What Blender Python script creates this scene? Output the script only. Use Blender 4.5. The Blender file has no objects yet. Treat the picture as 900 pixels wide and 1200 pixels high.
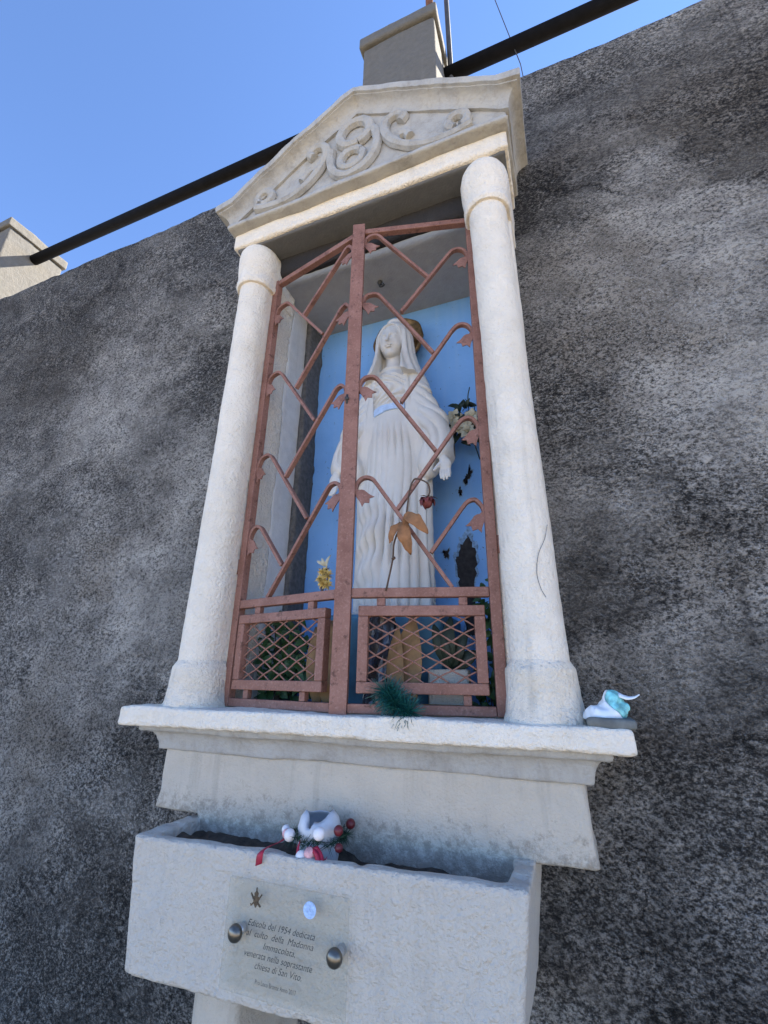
import bpy, math, random
import numpy as np
from mathutils import Vector, Matrix, noise
R = math.radians
scene = bpy.context.scene
C = scene.collection
random.seed(4)

# ------------------------------------------------------------------ camera
cam_d = bpy.data.cameras.new('Camera')
cam = bpy.data.objects.new('Camera', cam_d); C.objects.link(cam)
cam_d.sensor_fit = 'VERTICAL'; cam_d.sensor_height = 24.0
cam_d.lens = 537.284 / 1200 * 24.0
cam_d.clip_start = 0.02; cam_d.clip_end = 3000
_y, _p, _r = R(21.6856), R(20.1084), R(0.8351)
_f = Vector((-math.sin(_y)*math.cos(_p), math.cos(_y)*math.cos(_p), math.sin(_p)))
_ri = Vector((math.cos(_y), math.sin(_y), 0)); _up = _ri.cross(_f)
_rx = math.cos(_r)*_ri + math.sin(_r)*_up; _ux = -math.sin(_r)*_ri + math.cos(_r)*_up
cam.matrix_world = Matrix(((_rx.x, _ux.x, -_f.x, 0.517), (_rx.y, _ux.y, -_f.y, -1.2069), (_rx.z, _ux.z, -_f.z, 0.072), (0, 0, 0, 1)))
scene.camera = cam

# ------------------------------------------------------------------ sky, sun, exposure
SUN_EL, SUN_AZ = 40.0, 44.0            # azimuth clockwise from +Y: the sun stands behind the wall
w = bpy.data.worlds.new('World'); scene.world = w; w.use_nodes = True
nt = w.node_tree; bg = nt.nodes['Background']
sky = nt.nodes.new('ShaderNodeTexSky'); sky.sky_type = 'NISHITA'; sky.sun_disc = False
sky.sun_elevation = R(SUN_EL); sky.sun_rotation = R(SUN_AZ)
sky.altitude = 700; sky.air_density = 0.50; sky.dust_density = 0.0; sky.ozone_density = 4.5
nt.links.new(sky.outputs[0], bg.inputs[0]); bg.inputs[1].default_value = 0.15
sd = bpy.data.lights.new('Sun', 'SUN'); sd.energy = 5.0; sd.angle = R(0.53); sd.color = (1, .92, .80)
so = bpy.data.objects.new('Sun', sd); C.objects.link(so)
_d = Vector((math.sin(R(SUN_AZ))*math.cos(R(SUN_EL)), math.cos(R(SUN_AZ))*math.cos(R(SUN_EL)), math.sin(R(SUN_EL))))
so.rotation_euler = _d.to_track_quat('Z', 'Y').to_euler(); so.location = _d*30
vs = scene.view_settings
vs.view_transform = 'Standard'; vs.look = 'None'; vs.gamma = 1.0; vs.use_curve_mapping = False
vs.exposure = 2.12

# ------------------------------------------------------------------ material helpers
def nodes(name):
    m = bpy.data.materials.new(name); m.use_nodes = True
    t = m.node_tree; b = t.nodes['Principled BSDF']
    return m, t, b
def N(t, kind, **k):
    n = t.nodes.new(kind)
    for a, v in k.items():
        if a in n.inputs.keys() if isinstance(a, str) else False: n.inputs[a].default_value = v
        else: setattr(n, a, v)
    return n
def coord(t, scale=(1, 1, 1)):
    g = t.nodes.new('ShaderNodeNewGeometry')
    mp = t.nodes.new('ShaderNodeMapping'); mp.inputs['Scale'].default_value = scale
    t.links.new(g.outputs['Position'], mp.inputs[0]); return mp.outputs[0]
def nz(t, vec, scale, detail=4, rough=.55, dist=0):
    n = t.nodes.new('ShaderNodeTexNoise'); n.inputs['Scale'].default_value = scale; n.inputs['Detail'].default_value = detail
    n.inputs['Roughness'].default_value = rough; n.inputs['Distortion'].default_value = dist
    t.links.new(vec, n.inputs['Vector']); return n.outputs['Fac']
def ramp(t, fac, stops):
    r = t.nodes.new('ShaderNodeValToRGB'); e = r.color_ramp.elements
    while len(e) < len(stops): e.new(.5)
    for i, (p, c) in enumerate(stops):
        e[i].position = p; e[i].color = (c, c, c, 1) if isinstance(c, (int, float)) else (*c, 1)
    t.links.new(fac, r.inputs[0]); return r.outputs[0]
def mix(t, fac, a, b, mode='MIX'):
    m = t.nodes.new('ShaderNodeMix'); m.data_type = 'RGBA'; m.blend_type = mode
    for s, v in ((m.inputs[0], fac), (m.inputs[6], a), (m.inputs[7], b)):
        if hasattr(v, 'links') or isinstance(v, bpy.types.NodeSocket): t.links.new(v, s)
        elif isinstance(v, (int, float)): s.default_value = v if s == m.inputs[0] else (v, v, v, 1)
        else: s.default_value = (*v, 1)
    return m.outputs[2]
def math_(t, op, a, b=None):
    m = t.nodes.new('ShaderNodeMath'); m.operation = op
    for s, v in ((m.inputs[0], a), (m.inputs[1], b)):
        if v is None: continue
        if isinstance(v, bpy.types.NodeSocket): t.links.new(v, s)
        else: s.default_value = v
    return m.outputs[0]
def bump(t, b, h, strength=.5, dist=.01, prev=None):
    n = t.nodes.new('ShaderNodeBump'); n.inputs['Strength'].default_value = strength; n.inputs['Distance'].default_value = dist
    t.links.new(h, n.inputs['Height'])
    if prev is not None: t.links.new(prev, n.inputs['Normal'])
    t.links.new(n.outputs[0], b.inputs['Normal']); return n.outputs[0]

def plaster(name, base, var=.10, grime=0, warm=(.62, .52, .36), warm_amt=.35, bscale=150, bstr=.35, dirt=.5, rough=.9, crack=False, splash=None):
    m, t, b = nodes(name); v = coord(t)
    big = nz(t, v, 5, 7, .7); mid = nz(t, v, 34, 5, .65); fine = nz(t, v, bscale, 3, .6)
    col = mix(t, ramp(t, mid, [(.3, 0), (.7, 1)]), tuple(c*(1-var) for c in base), tuple(min(1, c*(1+var*.5)) for c in base))
    col = mix(t, math_(t, 'MULTIPLY', ramp(t, big, [(.5, 0), (.75, 1)]), warm_amt), col, warm)
    vst = coord(t, (22, 22, 2.2)); st = nz(t, vst, 1, 4, .6)
    col = mix(t, math_(t, 'MULTIPLY', ramp(t, st, [(.56, 0), (.74, 1)]), .55*dirt), col, (.20, .18, .15))
    if grime:
        gm = math_(t, 'MULTIPLY', ramp(t, nz(t, v, 17, 9, .78), [(.47, 0), (.72, 1)]), grime)
        col = mix(t, gm, col, (.17, .155, .13))
    if splash:                       # soil splashed up from the trough
        g_ = t.nodes.new('ShaderNodeSeparateXYZ'); t.links.new(v, g_.inputs[0])
        mr = t.nodes.new('ShaderNodeMapRange'); mr.inputs['From Min'].default_value = splash[1]; mr.inputs['From Max'].default_value = splash[0]; t.links.new(g_.outputs['Z'], mr.inputs['Value'])
        q_ = math_(t, 'ADD', math_(t, 'MULTIPLY', mr.outputs[0], .22), nz(t, v, 45, 8, .8))
        col = mix(t, math_(t, 'MULTIPLY', ramp(t, q_, [(.62, 0), (.76, 1)]), .5), col, (.12, .098, .07))
    sp = nz(t, v, 95, 2, .5)
    col = mix(t, math_(t, 'MULTIPLY', ramp(t, sp, [(.70, 0), (.80, 1)]), dirt*.6), col, (.24, .21, .17))
    if crack:
        vo = t.nodes.new('ShaderNodeTexVoronoi'); vo.feature = 'DISTANCE_TO_EDGE'; vo.inputs['Scale'].default_value = 3.2
        wv = t.nodes.new('ShaderNodeVectorMath'); wv.operation = 'ADD'
        nn = t.nodes.new('ShaderNodeTexNoise'); nn.inputs['Scale'].default_value = 9; t.links.new(v, nn.inputs['Vector'])
        sc = t.nodes.new('ShaderNodeVectorMath'); sc.operation = 'SCALE'; sc.inputs['Scale'].default_value = .25
        t.links.new(nn.outputs['Color'], sc.inputs[0]); t.links.new(v, wv.inputs[0]); t.links.new(sc.outputs[0], wv.inputs[1])
        t.links.new(wv.outputs[0], vo.inputs['Vector'])
        ck = ramp(t, vo.outputs['Distance'], [(0, 1), (.0055, 0)])
        ck = math_(t, 'MULTIPLY', ck, ramp(t, nz(t, v, 2.6, 2), [(.55, 0), (.62, .8)]))
        col = mix(t, ck, col, (.10, .09, .075))
    t.links.new(col, b.inputs['Base Color']); b.inputs['Roughness'].default_value = rough
    b.inputs['Specular IOR Level'].default_value = .25
    h = math_(t, 'ADD', fine, math_(t, 'MULTIPLY', mid, 1.6))
    bump(t, b, h, bstr, .010)
    return m

def simple(name, base, rough=.6, var=.15, scale=40, metallic=0, bstr=.15, spec=.4):
    m, t, b = nodes(name); v = coord(t)
    n1 = nz(t, v, scale, 4, .6)
    col = mix(t, ramp(t, n1, [(.3, 0), (.7, 1)]), tuple(c*(1-var) for c in base), tuple(min(1, c*(1+var)) for c in base))
    t.links.new(col, b.inputs['Base Color']); b.inputs['Roughness'].default_value = rough; b.inputs['Metallic'].default_value = metallic
    b.inputs['Specular IOR Level'].default_value = spec
    bump(t, b, nz(t, v, scale*4, 3), bstr, .002)
    return m

LIGHT = [(0.88, 1.24, 0.29, 0.8), (0.94, 0.73, 0.21, 0.9), (0.6, 0.48, 0.14, 0.5), (0.94, 1.73, 0.31, 0.5), (-1.31, 1.25, 0.32, 0.6), (-0.79, 0.79, 0.21, 0.8), (-0.89, 0.4, 0.31, 0.8), (-1.16, -0.17, 0.35, 0.6), (-0.71, 0.16, 0.16, 0.5), (0.68, 0.15, 0.16, 0.4), (0.87, 0.37, 0.12, 0.4), (0.55, -0.34, 0.21, 0.3)]
DARK = [(0.61, 1.62, 0.18, 0.9), (0.55, 0.82, 0.12, 0.7), (0.57, 0.29, 0.14, 0.8), (0.78, 0.64, 0.16, 0.6), (0.89, 0.51, 0.15, 0.7), (1.2, 1.68, 0.28, 0.8), (0.89, 2.08, 0.26, 0.5), (-1.94, 2.01, 0.56, 0.8), (-0.86, 2.01, 0.3, 0.9), (-0.73, 1.28, 0.18, 0.7), (-0.82, -0.27, 0.24, 0.9), (-0.89, -0.59, 0.4, 0.95), (0.44, -0.38, 0.19, 0.8), (0.8, -0.05, 0.19, 0.7), (0.64, -0.44, 0.22, 0.6), (-1.68, 0.6, 0.33, 0.6), (-0.64, 0.32, 0.13, 0.6)]
BROWN = [(0.72, 1.26, 0.19, 0.8), (0.77, 0.99, 0.2, 0.9), (1.18, 1.7, 0.24, 0.8), (-1.13, 0.5, 0.14, 0.9), (-1.27, -0.12, 0.2, 0.7), (0.53, -0.02, 0.14, 0.8), (-1.87, 1.64, 0.4, 0.5), (0.83, 0.37, 0.1, 0.7)]
def wall_material():
    m, t, b = nodes('rough_grey_render'); v = coord(t)
    rot = t.nodes.new('ShaderNodeMapping'); rot.inputs['Rotation'].default_value = (0, R(38), 0); rot.inputs['Scale'].default_value = (.8, 1, 1.1)
    t.links.new(v, rot.inputs[0]); vd = rot.outputs[0]
    # weathering stains: (x, z, size, strength) on the wall, edges broken up by noise
    wn = t.nodes.new('ShaderNodeTexNoise'); wn.inputs['Scale'].default_value = 4.5; wn.inputs['Detail'].default_value = 6; wn.inputs['Roughness'].default_value = .65; t.links.new(vd, wn.inputs['Vector'])
    ws = t.nodes.new('ShaderNodeVectorMath'); ws.operation = 'MULTIPLY_ADD'; t.links.new(wn.outputs['Color'], ws.inputs[0]); ws.inputs[1].default_value = (.55, 0, .55); ws.inputs[2].default_value = (-.275, 0, -.275)
    wa = t.nodes.new('ShaderNodeVectorMath'); wa.operation = 'ADD'; t.links.new(v, wa.inputs[0]); t.links.new(ws.outputs[0], wa.inputs[1])
    flat = t.nodes.new('ShaderNodeVectorMath'); flat.operation = 'MULTIPLY'; flat.inputs[1].default_value = (1, 0, 1); t.links.new(wa.outputs[0], flat.inputs[0])
    def stains(L):
        acc = None
        for x, z, r_, k in L:
            d = t.nodes.new('ShaderNodeVectorMath'); d.operation = 'DISTANCE'; t.links.new(flat.outputs[0], d.inputs[0]); d.inputs[1].default_value = (x, 0, z)
            mr = t.nodes.new('ShaderNodeMapRange'); mr.interpolation_type = 'SMOOTHSTEP'; mr.inputs['From Min'].default_value = r_*1.45; mr.inputs['From Max'].default_value = r_*.45; mr.inputs['To Max'].default_value = k
            t.links.new(d.outputs['Value'], mr.inputs['Value']); acc = mr.outputs[0] if acc is None else math_(t, 'MAXIMUM', acc, mr.outputs[0])
        return acc
    SL, SD, SB = stains(LIGHT), stains(DARK), stains(BROWN)
    big = nz(t, vd, 1.35, 6, .62, .6); big2 = nz(t, vd, 3.8, 6, .7, .6)
    g1 = nz(t, vd, 175, 3, .75); g2 = nz(t, vd, 85, 4, .7); g3 = nz(t, v, 250, 2, .6)
    grain = math_(t, 'ADD', math_(t, 'MULTIPLY', g1, .55), math_(t, 'MULTIPLY', g2, .45))
    sft = math_(t, 'MULTIPLY', math_(t, 'SUBTRACT', SL, SD), .045); grain = math_(t, 'ADD', grain, sft)
    tone = math_(t, 'ADD', math_(t, 'MULTIPLY', ramp(t, big, [(.34, 0), (.64, 1)]), .45), math_(t, 'MULTIPLY', ramp(t, big2, [(.38, 0), (.64, 1)]), .30))
    tone = math_(t, 'ADD', tone, math_(t, 'MULTIPLY', SL, .27)); tone = math_(t, 'SUBTRACT', tone, math_(t, 'MULTIPLY', SD, .10))
    md = nz(t, vd, 11, 6, .7, .4); tone = math_(t, 'ADD', tone, math_(t, 'MULTIPLY', math_(t, 'SUBTRACT', md, .5), 1.1)); tone = math_(t, 'ADD', tone, .05)
    base = ramp(t, tone, [(0, (.078, .070, .061)), (.30, (.146, .134, .118)), (.62, (.245, .226, .198)), (1, (.37, .342, .298))])
    base = mix(t, math_(t, 'MULTIPLY', SB, .65), base, (.105, .085, .062))
    smooth = ramp(t, nz(t, vd, 2.7, 4, .6, .8), [(.50, 1), (.62, .55)])
    dk = mix(t, 1.0, base, (.20, .20, .205), 'MULTIPLY'); lt_ = mix(t, 1.0, base, (1.75, 1.75, 1.75), 'MULTIPLY')
    gr = mix(t, ramp(t, grain, [(.43, 0), (.50, .45), (.565, 1)]), dk, lt_)
    col = mix(t, smooth, base, gr)
    lt = math_(t, 'MULTIPLY', ramp(t, g3, [(.56, 0), (.68, 1)]), ramp(t, tone, [(.25, .05), (.8, .75)]))
    col = mix(t, lt, col, (.52, .51, .49))
    pit = math_(t, 'MULTIPLY', ramp(t, math_(t, 'ADD', nz(t, vd, 70, 6, .85), math_(t, 'MULTIPLY', math_(t, 'SUBTRACT', SD, SL), .045)), [(.565, 0), (.61, 1)]), ramp(t, nz(t, v, 5, 4, .6), [(.40, .15), (.60, .9)]))
    col = mix(t, pit, col, (.012, .011, .010))
    vs_ = coord(t, (26, 26, 1.5)); st = math_(t, 'MULTIPLY', ramp(t, nz(t, vs_, 1, 4, .6), [(.56, 0), (.70, 1)]), ramp(t, nz(t, v, 1.2, 3), [(.45, 0), (.6, .5)]))
    col = mix(t, st, col, (.035, .033, .032))
    # hairline cracks, only here and there
    vo = t.nodes.new('ShaderNodeTexVoronoi'); vo.feature = 'DISTANCE_TO_EDGE'; vo.inputs['Scale'].default_value = 1.7; t.links.new(wa.outputs[0], vo.inputs['Vector'])
    ck = math_(t, 'MULTIPLY', ramp(t, vo.outputs['Distance'], [(0, 1), (.007, 0)]), ramp(t, nz(t, v, 1.6, 3, .6), [(.53, 0), (.58, .9)]))
    col = mix(t, ck, col, (.012, .011, .010))
    tw = t.nodes.new('ShaderNodeMapping'); tw.inputs['Rotation'].default_value = (0, R(-32), 0); tw.inputs['Scale'].default_value = (4, 1, 22); t.links.new(wa.outputs[0], tw.inputs[0])
    trowel = nz(t, tw.outputs[0], 1, 4, .6, .5)
    t.links.new(col, b.inputs['Base Color']); b.inputs['Roughness'].default_value = .92
    b.inputs['Specular IOR Level'].default_value = .2
    g2 = math_(t, 'ADD', g2, math_(t, 'SUBTRACT', math_(t, 'MULTIPLY', trowel, .8), math_(t, 'MULTIPLY', ck, .5)))
    h = math_(t, 'ADD', math_(t, 'MULTIPLY', g1, .6), math_(t, 'SUBTRACT', g2, math_(t, 'MULTIPLY', pit, .35)))
    bump(t, b, h, 1.0, .018)
    return m

def iron_material():
    m, t, b = nodes('faded_red_iron_paint'); v = coord(t)
    n1 = nz(t, v, 14, 5, .6); n2 = nz(t, v, 190, 3, .6)
    col = mix(t, ramp(t, n1, [(.32, 0), (.68, 1)]), (.180, .078, .052), (.270, .132, .096))
    col = mix(t, math_(t, 'MULTIPLY', ramp(t, n2, [(.52, 0), (.7, 1)]), .5), col, (.37, .215, .165))
    rs = ramp(t, nz(t, v, 55, 5, .7), [(.57, 0), (.66, 1)])
    col = mix(t, math_(t, 'MULTIPLY', rs, .8), col, (.085, .035, .022))
    t.links.new(col, b.inputs['Base Color']); b.inputs['Roughness'].default_value = .62; b.inputs['Specular IOR Level'].default_value = .35
    bump(t, b, n2, .25, .002)
    return m

M = {}
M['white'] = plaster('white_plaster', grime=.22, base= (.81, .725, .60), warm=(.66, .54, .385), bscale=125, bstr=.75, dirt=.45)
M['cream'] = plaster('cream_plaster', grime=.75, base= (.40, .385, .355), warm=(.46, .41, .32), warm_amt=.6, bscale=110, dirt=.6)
M['grey_plaster'] = plaster('grey_plaster', grime=.3, base= (.52, .465, .385), warm=(.40, .36, .29), dirt=.6, bscale=190, bstr=.5)
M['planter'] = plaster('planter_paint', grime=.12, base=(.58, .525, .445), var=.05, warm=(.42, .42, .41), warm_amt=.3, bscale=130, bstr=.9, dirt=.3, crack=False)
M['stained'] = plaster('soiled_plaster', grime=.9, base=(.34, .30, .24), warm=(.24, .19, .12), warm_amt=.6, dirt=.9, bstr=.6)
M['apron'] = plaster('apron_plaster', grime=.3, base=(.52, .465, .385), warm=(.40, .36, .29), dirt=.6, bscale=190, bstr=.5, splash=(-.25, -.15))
M['base_plaster'] = plaster('column_base_plaster', grime=.2, base=(.80, .71, .58), warm=(.62, .50, .33), warm_amt=.6, bscale=125, bstr=.9, dirt=.7)
M['niche'] = plaster('niche_plaster', (.66, .64, .60), warm=(.52, .51, .46), dirt=.3, bstr=.15, crack=False)
M['shade_crack_grey'] = plaster('soffit_shade_and_crack_grey', (.125, .125, .125), warm=(.14, .13, .12), dirt=.3, bstr=.2)  # dark grey with the soffit's shade painted in; also colours the cracks
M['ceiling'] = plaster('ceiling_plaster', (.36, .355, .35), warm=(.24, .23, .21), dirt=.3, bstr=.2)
M['dark_plaster'] = plaster('near_black_plaster', (.03, .027, .026), warm=(.03, .02, .018), dirt=.2, crack=False)  # near-black plaster for the lintel face
M['pillar'] = plaster('pillar_concrete', (.125, .118, .105), var=.16, warm=(.14, .13, .105), dirt=.35, bstr=.4, crack=False)
M['wall'] = wall_material()
M['iron'] = iron_material()
M['statue'] = plaster('statue_plaster', (.60, .575, .53), var=.05, warm=(.60, .58, .50), warm_amt=.35, bscale=260, bstr=.10, dirt=.18, rough=.62, crack=False)
M['sash'] = simple('pale_blue_paint', (.42, .54, .72), .6, .12, 60)
M['black_pipe'] = simple('black_pipe_paint', (.005, .005, .006), .9, .3, 25, spec=.1)
M['rust'] = simple('rust', (.14, .06, .035), .85, .4, 30)
M['dark_metal'] = simple('dark_metal', (.04, .038, .036), .6, .3, 30)
M['wood'] = simple('weathered_wood', (.115, .108, .10), .9, .35, 60, bstr=.8)
M['ground'] = simple('paving', (.45, .365, .24), .9, .15, 3)
M['soil'] = simple('soil', (.055, .045, .035), 1, .5, 60, bstr=1)
M['gold'] = simple('tarnished_gilt', (.20, .11, .04), .42, .5, 70, metallic=.75, bstr=.6)
M['bronze'] = simple('dark_bronze', (.16, .145, .12), .32, .2, 60, metallic=.9, bstr=.05)
M['steel'] = simple('steel', (.5, .5, .5), .35, .1, 60, metallic=.8)
M['ink'] = simple('ink', (.02, .02, .022), .7, .1, 60)
M['emblem'] = simple('emblem_brown', (.085, .055, .028), .6, .7, 260)
M['sticker'] = simple('sticker_blue', (.36, .50, .74), .6, .3, 160)
M['tinsel'] = simple('green_tinsel', (.012, .085, .075), .35, .5, 90)
M['garland'] = simple('garland_green', (.012, .045, .025), .6, .5, 90)
M['leaf'] = simple('ivy_leaf', (.028, .075, .022), .5, .5, 30)
M['darkleaf'] = simple('dark_leaf', (.018, .030, .018), .55, .5, 30)
M['dry'] = simple('dry_leaf', (.27, .12, .045), .7, .35, 45)
M['tan'] = simple('tan_paper', (.26, .155, .07), .75, .3, 30)
M['straw'] = simple('straw_flower', (.62, .45, .15), .8, .35, 60)
M['rose'] = simple('dried_rose', (.13, .026, .022), .7, .5, 70)
M['stem'] = simple('dry_stem', (.085, .05, .03), .8, .3, 60)
M['petal'] = simple('cream_petal', (.42, .38, .27), .7, .25, 40)
M['foil'] = simple('dark_foil', (.05, .048, .055), .22, .5, 30, metallic=.6)
M['red'] = simple('red_ribbon', (.30, .012, .035), .5, .3, 60)
M['ball'] = simple('white_ball', (.72, .68, .67), .5, .08, 60)
M['pink'] = simple('pink_ball', (.62, .33, .33), .5, .35, 90)
M['maroon'] = simple('maroon_ball', (.12, .015, .02), .4, .3, 60)
M['cup'] = simple('grey_white_plastic', (.50, .51, .53), .45, .08, 40)
M['bag'] = simple('white_plastic_film', (.70, .74, .76), .35, .06, 40)
M['teal'] = simple('teal_film', (.20, .52, .52), .35, .5, 60)
M['slate'] = simple('small_stone', (.13, .135, .125), .85, .25, 50)
M['pedestal'] = simple('pedestal_blue', (.055, .16, .25), .7, .25, 20)
M['undercoat'] = simple('pale_undercoat', (.20, .33, .50), .8, .5, 90, bstr=.6)
M['flake'] = simple('bare_dark_wood', (.030, .027, .027), .9, .5, 60, bstr=.9)

def blue_paint():
    m, t, b = nodes('flaking_blue_paint'); v = coord(t)
    col = mix(t, ramp(t, nz(t, v, 6, 4), [(.3, 0), (.7, 1)]), (.165, .37, .70), (.215, .44, .78))
    vs_ = coord(t, (40, 40, 3)); col = mix(t, math_(t, 'MULTIPLY', ramp(t, nz(t, vs_, 1, 3), [(.5, 0), (.75, 1)]), .3), col, (.30, .48, .72))
    chip = math_(t, 'MULTIPLY', ramp(t, nz(t, v, 75, 5, .7, .6), [(.665, 0), (.68, 1)]), .9)
    col = mix(t, chip, col, (.05, .05, .055))
    t.links.new(col, b.inputs['Base Color']); b.inputs['Roughness'].default_value = .6
    bump(t, b, nz(t, v, 60, 4), .3, .004)
    return m
M['blue'] = blue_paint()
def acrylic():
    m, t, b = nodes('clear_acrylic'); out = t.nodes['Material Output']
    b.inputs['Base Color'].default_value = (.62, .61, .56, 1); b.inputs['Roughness'].default_value = .12; b.inputs['Specular IOR Level'].default_value = .6
    tr = t.nodes.new('ShaderNodeBsdfTransparent'); tr.inputs[0].default_value = (.95, .95, .93, 1)
    mx = t.nodes.new('ShaderNodeMixShader'); mx.inputs[0].default_value = .075
    t.links.new(tr.outputs[0], mx.inputs[1]); t.links.new(b.outputs[0], mx.inputs[2]); t.links.new(mx.outputs[0], out.inputs[0])
    return m
M['acrylic'] = acrylic()

# ------------------------------------------------------------------ object helpers
def tag(o, label, cat, group=None, kind=None):
    if label: o['label'] = label
    if cat: o['category'] = cat
    if group: o['group'] = group
    if kind: o['kind'] = kind
    return o
def empty(name, loc, label, cat, group=None):
    o = bpy.data.objects.new(name, None); o.empty_display_size = .05; C.objects.link(o); o.location = loc
    return tag(o, label, cat, group)
def link(name, me, mat, parent=None, smooth=True):
    me.materials.append(M[mat])
    if smooth:
        me.polygons.foreach_set('use_smooth', [True]*len(me.polygons))
    o = bpy.data.objects.new(name, me); C.objects.link(o)
    if parent is not None:
        o.parent = parent
        if parent.parent is None: o.matrix_parent_inverse = Matrix.Translation(-Vector(parent.location))
    return o
class MB:
    def __init__(s): s.v = []; s.f = []
    def add(s, v, f):
        n = len(s.v); s.v += [tuple(p) for p in v]; s.f += [tuple(i+n for i in q) for q in f]; return s
    def box(s, a, b):
        (x0, y0, z0), (x1, y1, z1) = a, b
        return s.add([(x0,y0,z0),(x1,y0,z0),(x1,y1,z0),(x0,y1,z0),(x0,y0,z1),(x1,y0,z1),(x1,y1,z1),(x0,y1,z1)],
                     [(0,3,2,1),(4,5,6,7),(0,1,5,4),(1,2,6,5),(2,3,7,6),(3,0,4,7)])
    def tube(s, pts, rad, n=8, caps=True, flat=1.0):
        pts = [Vector(p) for p in pts]
        if not hasattr(rad, '__len__'): rad = [rad]*len(pts)
        T = []
        for i in range(len(pts)):
            d = pts[min(i+1, len(pts)-1)] - pts[max(i-1, 0)]; T.append(d.normalized())
        up = Vector((0, 0, 1)) if abs(T[0].z) < .9 else Vector((1, 0, 0))
        u = T[0].cross(up).normalized(); V = []
        for i, p in enumerate(pts):
            u = (u - T[i]*u.dot(T[i])).normalized(); w_ = T[i].cross(u)
            for k in range(n):
                a = 2*math.pi*k/n; V.append(p + rad[i]*(math.cos(a)*u + flat*math.sin(a)*w_))
        F = [(i*n+k, i*n+(k+1) % n, (i+1)*n+(k+1) % n, (i+1)*n+k) for i in range(len(pts)-1) for k in range(n)]
        if caps: F += [tuple(reversed(range(n))), tuple(range((len(pts)-1)*n, len(pts)*n))]
        return s.add(V, F)
    def ball(s, c, r, nu=12, nv=8, jit=0, seed=0):
        V = []; rr = r if hasattr(r, '__len__') else (r, r, r)
        rng = random.Random(seed)
        for j in range(nv+1):
            for i in range(nu):
                a = 2*math.pi*i/nu; e = math.pi*j/nv
                k = 1 + jit*(rng.random()-.5)
                V.append((c[0]+rr[0]*k*math.cos(a)*math.sin(e), c[1]+rr[1]*k*math.sin(a)*math.sin(e), c[2]+rr[2]*k*math.cos(e)))
        return s.add(V, [(j*nu+i, (j+1)*nu+i, (j+1)*nu+(i+1) % nu, j*nu+(i+1) % nu) for j in range(nv) for i in range(nu)])
    def ribbon(s, pts, w_, side, th=.0012):
        side = Vector(side).normalized(); P = [Vector(p) for p in pts]; V = []
        if not hasattr(w_, '__len__'): w_ = [w_]*len(P)
        for p, ww in zip(P, w_): V += [p - side*ww/2, p + side*ww/2]
        return s.add(V, [(2*i, 2*i+1, 2*i+3, 2*i+2) for i in range(len(P)-1)])
    def build(s, name, mat, parent=None, smooth=True, bevel=0, solid=0, sub=0):
        me = bpy.data.meshes.new(name); me.from_pydata([tuple(p) for p in s.v], [], s.f); me.validate(); me.update()
        o = link(name, me, mat, parent, smooth)
        if solid:
            q = o.modifiers.new('solid', 'SOLIDIFY'); q.thickness = solid; q.offset = 0
        if bevel:
            q = o.modifiers.new('bevel', 'BEVEL'); q.width = bevel; q.segments = 2; q.limit_method = 'ANGLE'
            q.harden_normals = False
        if sub:
            q = o.modifiers.new('sub', 'SUBSURF'); q.levels = sub; q.render_levels = sub
        return o
def bez(p0, p1, p2, p3, n=10):
    P = [Vector(p) for p in (p0, p1, p2, p3)]; o = []
    for i in range(n+1):
        t = i/n; o.append(P[0]*(1-t)**3 + P[1]*3*t*(1-t)**2 + P[2]*3*t*t*(1-t) + P[3]*t**3)
    return o
def spline(pts, n=6):
    P = [Vector(p) for p in pts]; Q = [P[0]*2-P[1]] + P + [P[-1]*2-P[-2]]; o = []
    for i in range(1, len(Q)-2):
        for k in range(n):
            t = k/n
            o.append(.5*((2*Q[i]) + (Q[i+1]-Q[i-1])*t + (2*Q[i-1]-5*Q[i]+4*Q[i+1]-Q[i+2])*t*t + (3*Q[i]-Q[i-1]-3*Q[i+1]+Q[i+2])*t**3))
    o.append(P[-1]); return o

# ---- signed-distance sculpting: a numpy field meshed with surface nets
_rng = np.random.RandomState(7); _T = _rng.rand(32, 32, 32).astype(np.float32)
def vn(X, Y, Z, sc, seed=0.0):
    def sp(a, s):
        a = a/sc + s; i = np.floor(a).astype(np.int32); f = (a-i).astype(np.float32); return i & 31, (i+1) & 31, f*f*(3-2*f)
    X, Y, Z = np.broadcast_arrays(X, Y, Z)
    x0, x1, fx = sp(X, 3.7+seed); y0, y1, fy = sp(Y, 9.1+seed*1.7); z0, z1, fz = sp(Z, 5.3+seed*.6)
    a = _T[x0, y0, z0]*(1-fx)+_T[x1, y0, z0]*fx; b = _T[x0, y1, z0]*(1-fx)+_T[x1, y1, z0]*fx
    c = _T[x0, y0, z1]*(1-fx)+_T[x1, y0, z1]*fx; d = _T[x0, y1, z1]*(1-fx)+_T[x1, y1, z1]*fx
    return ((a*(1-fy)+b*fy)*(1-fz)+(c*(1-fy)+d*fy)*fz)*2-1
def rbox(X, Y, Z, lo, hi, r):
    c = [(a+b)/2 for a, b in zip(lo, hi)]; e = [(b-a)/2-r for a, b in zip(lo, hi)]
    qx, qy, qz = abs(X-c[0])-e[0], abs(Y-c[1])-e[1], abs(Z-c[2])-e[2]
    return np.sqrt(np.maximum(qx, 0)**2+np.maximum(qy, 0)**2+np.maximum(qz, 0)**2)+np.minimum(np.maximum(qx, np.maximum(qy, qz)), 0)-r
def smin(a, b, k):
    h = np.clip(.5+.5*(b-a)/k, 0, 1); return b*(1-h)+a*h-k*h*(1-h)
def smax(a, b, k): return -smin(-a, -b, k)
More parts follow.
